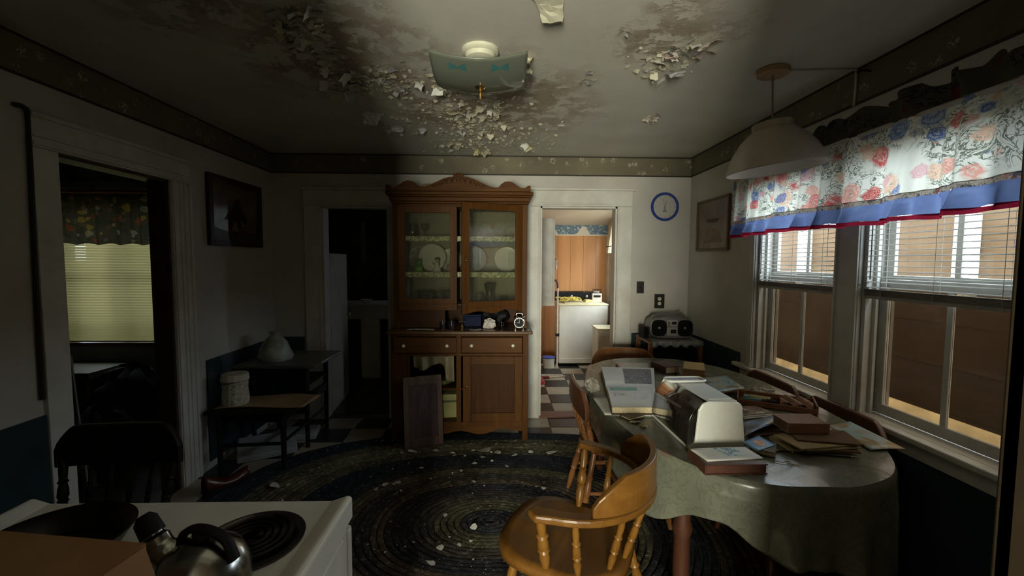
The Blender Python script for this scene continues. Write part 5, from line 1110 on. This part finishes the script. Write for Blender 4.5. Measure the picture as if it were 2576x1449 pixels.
wcl = tag(obj('white_cloth', crumple(.036, 31, 1.25, .9, 1.0, 14, .55), paint('white_cotton', (.60, .56, .50), .8, .08, 14, .2, 60), smooth=True), 'crumpled white cloth on the cabinet counter', 'cloth'); wcl.location = (-.085, 3.60, CZ+.0005)
bx1 = thing('navy_box', 'dark navy box in the cabinet niche', 'box', (-.24, 3.76, CZ+.0005), .1); obj('box_body', Box(-.075, .075, -.06, .06, 0, .085), paint('navy_card', (.010, .014, .045), .6, .1, 9, 0, 1, spec=.12), bx1, bevel=.004); obj('lid', Box(-.078, .078, -.063, .063, .085, .105), paint('navy_card', (.010, .014, .045), .6, .1, 9, 0, 1, spec=.12), bx1, bevel=.004)
bx2 = thing('black_basket', 'black bag slumped at the back of the cabinet niche', 'bag', (-.05, 3.88, CZ+.0005), 0); obj('bag_body', crumple(.075, 77, 1.6, .8, .9), M_BLACK, bx2, smooth=True); obj('bag_handle', MB().tube(spath([(-.06, 0, .12), (-.02, 0, .165), (.04, 0, .16), (.07, 0, .11)]), .006, 6), M_BLACK, bx2, smooth=True)
tr_ = thing('brass_trinket', 'small brass and steel trinket on the cabinet counter', 'trinket', (-.315, 3.60, CZ+.0005), .2)
obj('base', MB().lathe([(.020, 0), (.022, .008), (.012, .016), (.012, .036), (.018, .044), (.002, .048)], n=14), M_BRASS, tr_, smooth=True); obj('crossbar', MB().tube([(-.03, 0, .056), (.03, 0, .058)], .004, 6).tube([(0, 0, .04), (0, 0, .07)], .003, 6), M_CHROME, tr_)
for k, (x0, y0, w_, d_, a) in enumerate(((-.60, 3.53, .13, .06, .1), (-.42, 3.50, .11, .05, -.1), (-.20, 3.525, .10, .05, .3), (.235, 3.50, .03, .02, .4), (-.71, 3.54, .09, .05, -.3))):
    o = tag(obj('paper_scrap', MB().grid(lambda u, v: ((u-.5)*w_, (v-.5)*d_, .003+.003*math.sin(u*5+k)), 6, 3), (PAPER, CREAMP, paint('red_brown_paper', (.13, .05, .03), .6))[(k+1) % 3 if k < 2 else 0], None, solid=.001), ('flat paper scrap on the cabinet counter before the dark tumblers', 'red brown folded paper on the cabinet counter edge', 'white paper scrap under the crumpled white cloth', 'tiny white scrap beside the alarm clock', 'grey white paper scrap at the far end of the cabinet counter')[k], 'paper'); o.location = (x0, y0, CZ); o.rotation_euler = (0, 0, a)
bs = thing('round_basket', 'small tan round basket behind the cabinet crest', 'basket', (-.60, 3.70, 2.063), 0); obj('basket_body', MB().lathe([(.04, 0), (.055, .02), (.055, .06), (.045, .075), (.01, .08)], n=20), paint('tan_basket', (.30, .22, .12), .8, .3, 40, .5, 120), bs, smooth=True); obj('sprig', MB().tube(spath([(.02, 0, .078), (.05, 0, .115), (.09, -.01, .13)]), [.003]*12+[.002], 5), CREAMP, bs)
# inside the open base
lo = tag(obj('folded_cloth', MB().grid(lambda u, v: (-.715+.335*u, 3.555+.018*math.sin(u*21)+.03*v, .712-v*(.10+.03*math.sin(u*8)+(.10 if u > .78 else 0))), 26, 8), paint('pale_cloth', (.34, .29, .18), .8, .12, 9), None, smooth=True, solid=.01), 'pale cloth stuffed in the open cabinet base', 'cloth')
pk = thing('stacked_dishes', 'green rimmed dish set on the inner shelf of the cabinet base', 'dishes', (-.50, 3.68, .4385), 0); obj('dish_stack', MB().lathe([(.05, 0), (.09, .02), (.095, .03), (.092, .036), (.095, .046), (.09, .052), (.03, .054)], n=24), paint('green_dish', (.16, .18, .07), .35), pk, smooth=True)
yb = thing('yellow_carton', 'pale yellow carton in the open cabinet base', 'box', (-.46, 3.66, .171), .1); obj('box_body', Box(-.10, .10, -.06, .06, 0, .20), paint('yellow_card', (.40, .38, .15), .6, .1, 9), yb, bevel=.003); obj('label_band', Box(-.101, .101, -.061, .061, .13, .15), paint('green_label', (.10, .13, .05), .6), yb)

# ================================================================== STOVE TOP
cb = thing('cardboard_box', 'open tan cardboard box on the stove top', 'box', (-.735, .560, SZ+.018), math.radians(-8)); M_CARD = paint('cardboard', (.34, .185, .085), .75, .12, 7, .1, 60)
obj('box_body', MB().bx(-.20, .20, -.10, -.095, 0, .150).bx(-.20, .20, .095, .10, 0, .150).bx(-.20, -.195, -.095, .095, 0, .150).bx(.195, .20, -.095, .095, 0, .150).bx(-.195, .195, -.095, .095, 0, .004), M_CARD, cb)
obj('flap', MB().prism([(-.20, 0), (.20, 0), (.19, .075), (-.19, .075)], 0, .004, 'z', Matrix.Translation((0, -.10, .148)) @ Matrix.Rotation(math.radians(25), 4, 'X')), M_CARD, cb); obj('flap', MB().prism([(-.20, 0), (.20, 0), (.19, -.08), (-.19, -.08)], 0, .004, 'z', Matrix.Translation((0, .10, .150)) @ Matrix.Rotation(math.radians(6), 4, 'X')), M_CARD, cb)
obj('flap', MB().prism([(0, -.095), (.0, .095), (.08, .085), (.08, -.085)], 0, .004, 'z', Matrix.Translation((.20, 0, .150)) @ Matrix.Rotation(math.radians(62), 4, 'Y')), M_CARD, cb)
kt = thing('stainless_kettle', 'stainless kettle with black handle and spout cap on the stove', 'kettle', (-.515, .735, SZ+.016), math.radians(168)); M_STEEL = paint('brushed_steel', (.30, .30, .28), .22, .12, 14, .03, 90, metal=1.)
obj('body', MB().lathe([(.08, 0), (.088, .008), (.086, .042), (.072, .074), (.045, .092), (.03, .10)], n=32), M_STEEL, kt, smooth=True); obj('lid_knob', MB().lathe([(.006, .098), (.016, .106), (.016, .116), (.002, .122)], n=14), M_BLACK, kt, smooth=True)
obj('spout', MB().tube(spath([(.070, 0, .045), (.105, 0, .075), (.130, 0, .112)]), [.030]*5+[.026]*4+[.019]*4, 12), M_STEEL, kt, smooth=True); obj('spout_cap', MB().tube([(.118, 0, .096), (.136, 0, .122), (.142, 0, .132)], [.024, .022, .012], 10), M_BLACK, kt, smooth=True)
obj('handle', MB().tube(spath([(.050, 0, .085), (.040, 0, .108), (0, 0, .122), (-.055, 0, .108), (-.078, 0, .07)]), .009, 8, squash=(1.3, .8)), M_BLACK, kt, smooth=True)
kt.scale = (.85, .85, .92)
sk_ = thing('black_skillet', 'black iron skillet behind the cardboard box on the stove', 'pan', (-.855, .823, SZ+.016), 0)
obj('pan', MB().lathe([(.002, 0), (.105, 0), (.135, .045), (.138, .048), (.130, .046), (.100, .006), (.002, .006)], n=36), M_COIL, sk_, smooth=True); obj('pan_handle', MB().tube([(-.12, .0, .042), (-.2, .0, .055), (-.26, .0, .06)], [.010, .012, .014], 8, squash=(1.3, .6)), M_COIL, sk_, smooth=True)

sk_.scale = (.9, .9, .9)
# ================================================================== BENCH THINGS
t = NT('newsprint'); v = t.coord('Object', (1, 1, 3)); nz = t.noise(v, 38, 3, .6); n2 = t.noise(v, 6, 2); M_NEWS = t.done(t.pr(t.ramp(nz.outputs[0], [(.42, (.28, .26, .20)), (.5, (.44, .42, .33)), (.6, (.50, .47, .36))]), .8))
nb = thing('newspaper_bundle', 'newspaper wrapped bundle with folded top on the bench seat', 'bundle', (-1.89, 3.10, .4725), math.radians(-12))
obj('wrapped_body', MB().lathe([(.085, 0), (.088, .03), (.080, .11), (.083, .15), (.080, .17)], n=14), M_NEWS, nb); obj('folded_top', MB().lathe([(.086, .165), (.092, .175), (.084, .215), (.05, .222), (.01, .216)], n=14), paint('newsprint_plain', (.46, .44, .34), .8, .1, 14), nb)
obj('tie_band', MB().tube([(.085*math.cos(a), .085*math.sin(a), .16+.01*math.cos(a)) for a in [2*PI*k/20 for k in range(20)]], .004, 5, closed=True), paint('string', (.10, .085, .055), .8), nb)
q = [P(588, 1008, Z=.462), P(752, 985, Z=.462), P(820, 975, Z=.462), P(690, 1043, Z=.462), P(628, 1040, Z=.462)]
bp = tag(obj('brown_paper', MB().grid(lambda u, v: (-2.0+.62*u, 3.0+.30*v+.05*math.sin(u*3), .4585+.006*math.sin(u*7)*math.sin(v*4+1)+(.03*(u-.75)**2*16*.3 if u > .75 else 0)), 14, 8), paint('kraft_paper', (.34, .235, .125), .7, .12, 6, .2, 30), None, smooth=True, solid=.001), 'wide sheet of tan wrapping paper spread on the bench seat', 'paper'); bp.location = (.02, -.015, .007)
pbag = tag(obj('plastic_bag', MB().lathe([(.10, 0), (.115, .03), (.105, .08), (.075, .13), (.045, .165), (.03, .18), (.04, .20), (.002, .205)], n=18), paint('milky_plastic', (.33, .34, .29), .35, .3, 10, .5, 22), smooth=True), 'knotted milky plastic bag on the raised bench table', 'plastic bag'); pbag.location = (-1.79, 3.47, .7005); pbag.scale = (1.1, .9, 1.15)
for vv in pbag.data.vertices: a = math.atan2(vv.co.y, vv.co.x); k = 1+.13*math.sin(5*a+vv.co.z*40)+.08*math.sin(9*a-vv.co.z*25); vv.co.x *= k; vv.co.y *= k
for k, (x, y, z, w_, d_, a, tl_) in enumerate(((-1.74, 3.22, .0045, .20, .13, .5, .25), (-1.72, 3.64, .0045, .17, .11, .2, .0))):
    o = thing('paper_bag', ('pale folded carton leaning under the bench seat', 'flat pale paper sack lying under the raised bench table')[k], 'paper bag', (x, y, z), a); obj('sack', MB().bx(-w_, w_, -d_, d_, 0, .05, Matrix.Rotation(tl_, 4, 'X') @ Matrix.Translation((0, d_*(1 if tl_ else 0), 0))), paint('pale_grey_paper', (.36, .36, .37), .7, .12, 7, .2, 30), o, bevel=.01); obj('fold', MB().bx(-w_, w_, -d_*.2, d_*.1, .05, .056, Matrix.Rotation(tl_, 4, 'X') @ Matrix.Translation((0, d_*(1 if tl_ else 0), 0))), paint('pale_grey_paper', (.36, .36, .37), .7), o)

# ================================================================== LAUNDRY ROOM THINGS
wm = thing('washing_machine', 'white top loading washing machine in the laundry room', 'washing machine', (1.20, 6.40, 0), world=True)
obj('body', Box(.845, 1.545, 6.10, 6.70, .04, .865), M_WHITE, wm, bevel=.012); obj('top_deck', Box(.84, 1.55, 6.095, 6.70, .866, .892), paint('cream_deck', (.62, .57, .38), .35, .06, 6), wm, bevel=.006); obj('kick_panel', Box(.855, 1.535, 6.092, 6.10, .04, .11), M_WHITE, wm, bevel=.003)
cs = obj('console', Box(.86, 1.53, 6.62, 6.70, .893, 1.035), M_BLACK, wm, bevel=.006); obj('console_trim', Box(.86, 1.53, 6.612, 6.62, 1.020, 1.035), M_CHROME, cs)
for x in (1.10, 1.34): obj('dial', MB().lathe([(.026, 0), (.024, .014), (.010, .022)], n=16, M=Matrix.Translation((x, 6.62, .955)) @ RX), M_CHROME, cs, smooth=True)
obj('lid', Box(.93, 1.46, 6.14, 6.56, .893, .902), paint('cream_deck', (.62, .57, .38), .35), wm, bevel=.004)
rope = []; rr = random.Random(9)
for k in range(150):
    a = k*.62; r = .05+.035*math.sin(k*.37); rope.append((.86+.20*(.5+.5*math.sin(k*.045))+r*math.cos(a)*1.15+.06, 6.30+r*math.sin(a)+.03*math.sin(k*.2), .915+.045*(.5+.5*math.sin(k*.91))+.02*rr.random()))
tag(obj('yellow_rope', MB().tube(rope, .006, 6), paint('yellow_rope', (.60, .50, .13), .7, .25, 40), smooth=True), 'tangle of yellow rope on the washing machine lid', 'rope')
fd = thing('yellow_cloth', 'folded yellow cloth beside the rope on the washing machine', 'cloth', (1.295, 6.30, .9025), .1); obj('cloth_fold', Box(-.055, .055, -.06, .06, 0, .022), paint('yellow_fabric', (.56, .50, .22), .8), fd, bevel=.009); obj('upper_fold', Box(-.045, .05, -.055, .05, .022, .036), paint('yellow_fabric', (.56, .50, .22), .8), fd, bevel=.007)
pr_ = thing('small_radio', 'small cream box radio on the washing machine corner', 'radio', (1.43, 6.32, .9025), -.1); obj('case', Box(-.07, .07, -.04, .04, 0, .125), paint('cream_plastic', (.50, .47, .40), .4), pr_, bevel=.006); obj('dial_panel', Box(-.05, .05, -.044, -.04, .07, .10), M_BLACK, pr_); obj('handle', MB().tube([(-.06, 0, .125), (-.06, 0, .18), (.06, 0, .18), (.06, 0, .125)], .005, 6), M_BLACK, pr_); obj('knob', MB().lathe([(.012, 0), (.010, .012)], n=10, M=Matrix.Translation((.07, 0, .09)) @ Matrix.Rotation(PI/2, 4, 'Y')), M_BLACK, pr_)
hp = thing('laundry_hamper', 'white lidded hamper before the washing machine', 'hamper', (1.47, 5.72, 0), 0); obj('body', Box(-.19, .19, -.17, .17, 0, .60), M_WHITE, hp, bevel=.012); obj('lid', Box(-.20, .20, -.18, .18, .60, .625), paint('cream_deck', (.62, .57, .38), .35), hp, bevel=.006)
uc = thing('wall_cabinet', 'white wall cabinet hung on the laundry side wall', 'cabinet', (.455, 5.12, .99)); obj('body', Box(-.15, .15, -.22, .22, .0, .99), M_WIN, uc, bevel=.003); d = obj('door', Box(.15, .17, -.215, .215, .01, .98), M_WIN, uc, bevel=.003); obj('handle', MB().tube([(.17, -.17, .40), (.195, -.17, .42), (.195, -.17, .52), (.17, -.17, .54)], .005, 6), M_CHROME, d)
obj('shelf_edge', Box(-.15, .17, -.225, -.22, .0, .03), M_TRIM, uc)
mp = thing('utility_pole', 'white pole with a hooked dark hose end leaning beside the washing machine', 'pole', (.815, 6.04, .0)); obj('shaft', MB().tube([(0, 0, .004), (.0, .0, 1.14)], .010, 8), M_WHITE, mp, smooth=True); obj('hose', MB().tube(spath([(0, 0, 1.12), (-.01, 0, 1.20), (-.04, 0, 1.23), (-.075, .0, 1.17), (-.095, .0, 1.06)]), .014, 8), paint('purple_hose', (.06, .035, .035), .4), mp, smooth=True); obj('clip', Box(-.025, .025, -.02, .02, .44, .48), M_BLACK, mp)
pl_ = thing('white_pail', 'white pail with a blue lid on the laundry floor', 'bucket', (.69, 6.0, .0045)); obj('pail_body', MB().lathe([(.075, 0), (.085, .13), (.088, .135)], n=20), M_WHITE, pl_, smooth=True); obj('lid', MB().lathe([(.09, .135), (.09, .152), (.05, .158), (.01, .157)], n=20), paint('blue_lid', (.06, .09, .32), .4), pl_, smooth=True)
bk = thing('black_bag', 'slumped black bag beside the white pail', 'bag', (.49, 5.95, .0045)); obj('bag_body', crumple(.09, 41, 1., 1., 1.), M_BLACK, bk, smooth=True); obj('strap', MB().tube(spath([(-.02, -.05, .12), (.06, -.12, .10), (.12, -.16, .01), (.05, -.20, .006)]), .005, 5), M_BLACK, bk, smooth=True)
rb_ = tag(obj('red_cap', MB().lathe([(.105, 0), (.095, .03), (.07, .065), (.02, .085), (.002, .087)], n=20), paint('red_fabric', (.34, .035, .03), .7, .15, 20, .3, 60), smooth=True), 'rounded red cap on the laundry floor tiles', 'cap'); rb_.location = (.46, 5.22, .0045)
st_ = thing('snow_brush', 'reddish brush with pale handle on the laundry floor', 'brush', (.62, 5.42, .0045), .25); obj('handle', MB().tube([(0, 0, .012), (.24, .02, .010)], .009, 6), paint('pale_handle', (.50, .42, .33), .6), st_); obj('brush_head', Box(-.16, .01, -.03, .03, 0, .03), paint('red_brush', (.15, .035, .025), .8), st_, bevel=.006)
# ================================================================== DIM ROOM THINGS
hd = thing('half_door', 'white painted half height door leaf standing open in the dim doorway', 'door leaf', (-1.645, 4.20, .004), math.radians(6)); obj('leaf', Box(-.035, .015, 0, .66, .0, 1.56), M_TRIM, hd, bevel=.004); obj('leaf_knob', MB().lathe([(.006, 0), (.02, .02), (.02, .035), (.002, .045)], n=12, M=Matrix.Translation((.015, .60, .9)) @ Matrix.Rotation(PI/2, 4, 'Y')), M_BRASS, hd, smooth=True)
ct = thing('pantry_counter', 'pale counter cupboard in the dim room', 'cupboard', (-1.62, 5.75, .003), world=True); obj('counter_top', Box(-2.3, -.95, 5.45, 6.05, .90, .94), M_TRIM, ct, bevel=.004); obj('front_apron', Box(-2.28, -.97, 5.47, 5.49, .76, .90), M_TRIM, ct); obj('leg_board', Box(-1.75, -1.52, 5.47, 5.50, .003, .76), M_TRIM, ct); obj('side_panel', MB().bx(-2.28, -2.25, 5.47, 6.03, .003, .90).bx(-1.0, -.97, 5.47, 6.03, .003, .90), M_TRIM, ct); obj('dark_door', Box(-1.50, -1.02, 5.475, 5.49, .05, .75), M_BLACK, ct)
o = tag(obj('bowl', MB().lathe([(.03, 0), (.04, .006), (.075, .05), (.078, .055), (.07, .05), (.035, .01), (.002, .008)], n=20, cap=False), CHINA, smooth=True), 'small pale bowl on the dim counter', 'bowl'); o.location = (-1.72, 5.62, .9405)
tw = thing('hanging_towel', 'olive towel strip hanging in the dim room', 'towel', (-1.62, 5.2, 1.45)); obj('towel', MB().grid(lambda u, v: ((u-.5)*.05, .006*math.sin(u*12), .50-.50*v), 6, 8), paint('olive_towel', (.20, .19, .05), .9), tw, smooth=True, solid=.006); obj('hook_rail', MB().tube([(-.10, .01, .505), (.10, .01, .505), (.10, .01, 1.01)], .006, 6), M_BLACK, tw)
# ================================================================== BEDROOM THINGS
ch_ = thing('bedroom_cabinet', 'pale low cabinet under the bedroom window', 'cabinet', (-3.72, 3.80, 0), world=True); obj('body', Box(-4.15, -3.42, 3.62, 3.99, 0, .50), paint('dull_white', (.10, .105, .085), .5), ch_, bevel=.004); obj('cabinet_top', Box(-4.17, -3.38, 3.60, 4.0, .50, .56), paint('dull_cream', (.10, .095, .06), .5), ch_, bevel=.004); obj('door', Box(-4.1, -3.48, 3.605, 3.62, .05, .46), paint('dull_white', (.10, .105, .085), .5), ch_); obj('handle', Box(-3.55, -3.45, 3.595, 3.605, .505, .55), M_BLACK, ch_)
for k, (x, y, z, r, sx, sz, lab) in enumerate(((-2.95, 3.50, 0, .24, 1.2, 1.3, 'tall heap of dark clothes behind the bedroom doorway'), (-3.45, 2.75, 0, .22, 1.1, 1.0, 'lower heap of black clothes in the bedroom'), (-2.75, 2.95, 0, .20, 1.0, 1.2, 'dark bundle of bedding beside the bedroom door'))):
    b = thing('clothes_heap', lab, 'clothes', (x, y, z)); obj('heap', crumple(r, 50+k, sx, 1.1, sz, 12, .25), paint('dark_fabric', (.014, .013, .012), .9, .3, 14, .3, 40), b, smooth=True); obj('sleeve', MB().tube(spath([(-r*.5, -r*.5, r*1.3), (-r*.2, -r*.8, r*1.1), (r*.5, -r*.9, r*.7), (r*.7, -r*1.0, r*.2)]), .035, 8), paint('dark_sleeve', (.03, .028, .022), .9), b, smooth=True)
yl = tag(obj('yellow_cloth', crumple(.075, 91, 1.3, .9, .9, 10, .5), paint('mustard_fabric', (.30, .22, .05), .9, .25, 14), smooth=True), 'crumpled mustard cloth among the dark bedroom clothes', 'cloth'); yl.location = (-3.12, 2.75, .50)
cn_ = thing('walking_cane', 'thin pale cane leaning in the bedroom doorway', 'cane', (-2.42, 2.55, .002)); obj('shaft', MB().tube([(0, 0, 0), (-.16, .10, .84)], .006, 6), paint('cane_grey', (.20, .19, .16), .5), cn_); obj('crook', MB().tube(spath([(-.16, .10, .84), (-.172, .107, .90), (-.20, .12, .92), (-.22, .13, .89)]), .008, 6), paint('cane_grey', (.20, .19, .16), .5), cn_)
sh2 = thing('leather_shoe', 'dark red leather shoe on the rug edge before the bedroom doorway', 'shoe', (-1.80, 2.80, .0145), 1.0); M_SHOE = paint('red_brown_leather', (.07, .018, .010), .25, .2, 14)
obj('upper', MB().grid(lambda u, v: ((u-.45)*.27, .045*math.cos(v*PI)*(1-.35*abs(2*u-1)**3), .02+(.075-.035*u+.02*math.cos(u*6))*math.sin(v*PI)), 14, 10), M_SHOE, sh2, smooth=True, solid=.003); obj('sole', MB().prism([(-.125, -.03), (-.10, -.042), (.02, -.046), (.12, -.04), (.15, 0), (.12, .04), (.02, .046), (-.10, .042), (-.125, .03)], 0, .018, 'z'), M_BLACK, sh2, bevel=.003)

# ================================================================== FALLEN PAINT CHIPS
rnd = random.Random(44); CHM = []
for i in range(8):
    rr = random.Random(200+i); n = 7; ring = [(math.cos(2*PI*k/n)*rr.uniform(.4, 1.), math.sin(2*PI*k/n)*rr.uniform(.4, 1.), rr.uniform(0, .22)) for k in range(n)]
    m = MB().add(ring+[(0, 0, .12)]+[(x*.97, y*.97, z-.05) for x, y, z in ring], [(k, (k+1) % n, n) for k in range(n)]+[(n+1+k, n+1+(k+1) % n, (k+1) % n, k) for k in range(n)]+[tuple(range(2*n, n, -1))]).mesh('paint_chip')
    m.materials.append((FL_M[3], FL_M[3], FL_M[0], FL_M[2])[i % 4]); CHM.append(m)
SPOTS = [(1220, 1132, .055), (1252, 1138, .03), (1190, 1134, .022), (1035, 1136, .035), (1010, 1140, .02), (1098, 1134, .025), (1140, 1140, .018), (1170, 1147, .015), (1215, 1150, .022), (1295, 1145, .028), (1345, 1117, .018), (1385, 1140, .04), (1335, 1138, .022), (1275, 1174, .022), (1195, 1166, .02), (1160, 1185, .018), (1060, 1178, .022), (1000, 1215, .035), (968, 1220, .022), (1192, 1212, .018), (1120, 1297, .02), (1194, 1326, .022), (1108, 1378, .02), (1155, 1372, .016), (1086, 1418, .024), (1368, 1229, .016), (1248, 1118, .012), (1238, 1160, .012), (690, 1222, .04), (725, 1220, .02)]
for (x, y, s) in SPOTS:
    p = P(x, y, Z=.020); o = bpy.data.objects.new('paint_chip', CHM[rnd.choice((0, 1, 4, 5))]); C.objects.link(o); o.location = (p.x, p.y, .0225); o.scale = (s*1.45, s*1.2, s*.8); o.rotation_euler = (rnd.gauss(0, .12), rnd.gauss(0, .12), rnd.uniform(0, 6.3)); tag(o, 'broad white paint chip fallen on the dark braided rug', 'paint chip', 'broad fallen paint chips on the rug')
for k in range(120):
    x, y = rnd.uniform(700, 1420), 1108+300*rnd.random()**2.2; p = P(x, y, Z=.020)
    if not in_rug(p.x, p.y, .05) or p.x > .55: continue
    s = rnd.uniform(.006, .016); o = bpy.data.objects.new('paint_chip', rnd.choice(CHM)); C.objects.link(o); o.location = (p.x, p.y, .0185); o.scale = (s, s*.8, s*.8); o.rotation_euler = (rnd.gauss(0, .2), rnd.gauss(0, .2), rnd.uniform(0, 6.3)); tag(o, 'tiny white paint chip fallen on the dark braided rug', 'paint chip', 'fallen paint chips on the rug')
mb = MB()
for k in range(1000):
    x, y = rnd.uniform(620, 1460), 1105+340*rnd.random()**1.2; p = P(x, y, Z=.020)
    if not in_rug(p.x, p.y, .05) or p.x > .6 or (-.92 < p.x < .27 and p.y > 3.46) or math.hypot(p.x+.6, p.y-3.39) < .2: continue
    s = rnd.uniform(.0015, .005); a = rnd.uniform(0, 6.3); ex = Vector((math.cos(a), math.sin(a), rnd.uniform(-.2, .2)))*s; ey = Vector((-math.sin(a), math.cos(a), rnd.uniform(-.2, .2)))*s*.7; q = Vector((p.x, p.y, .0185))
    mb.add([q-ex, q-ey, q+ex, q+ey], [(0, 1, 2, 3)])
tag(obj('paint_debris', mb, FL_M[2]), 'fine paint dust and crumbs strewn over the dark rug', 'debris', kind='stuff')
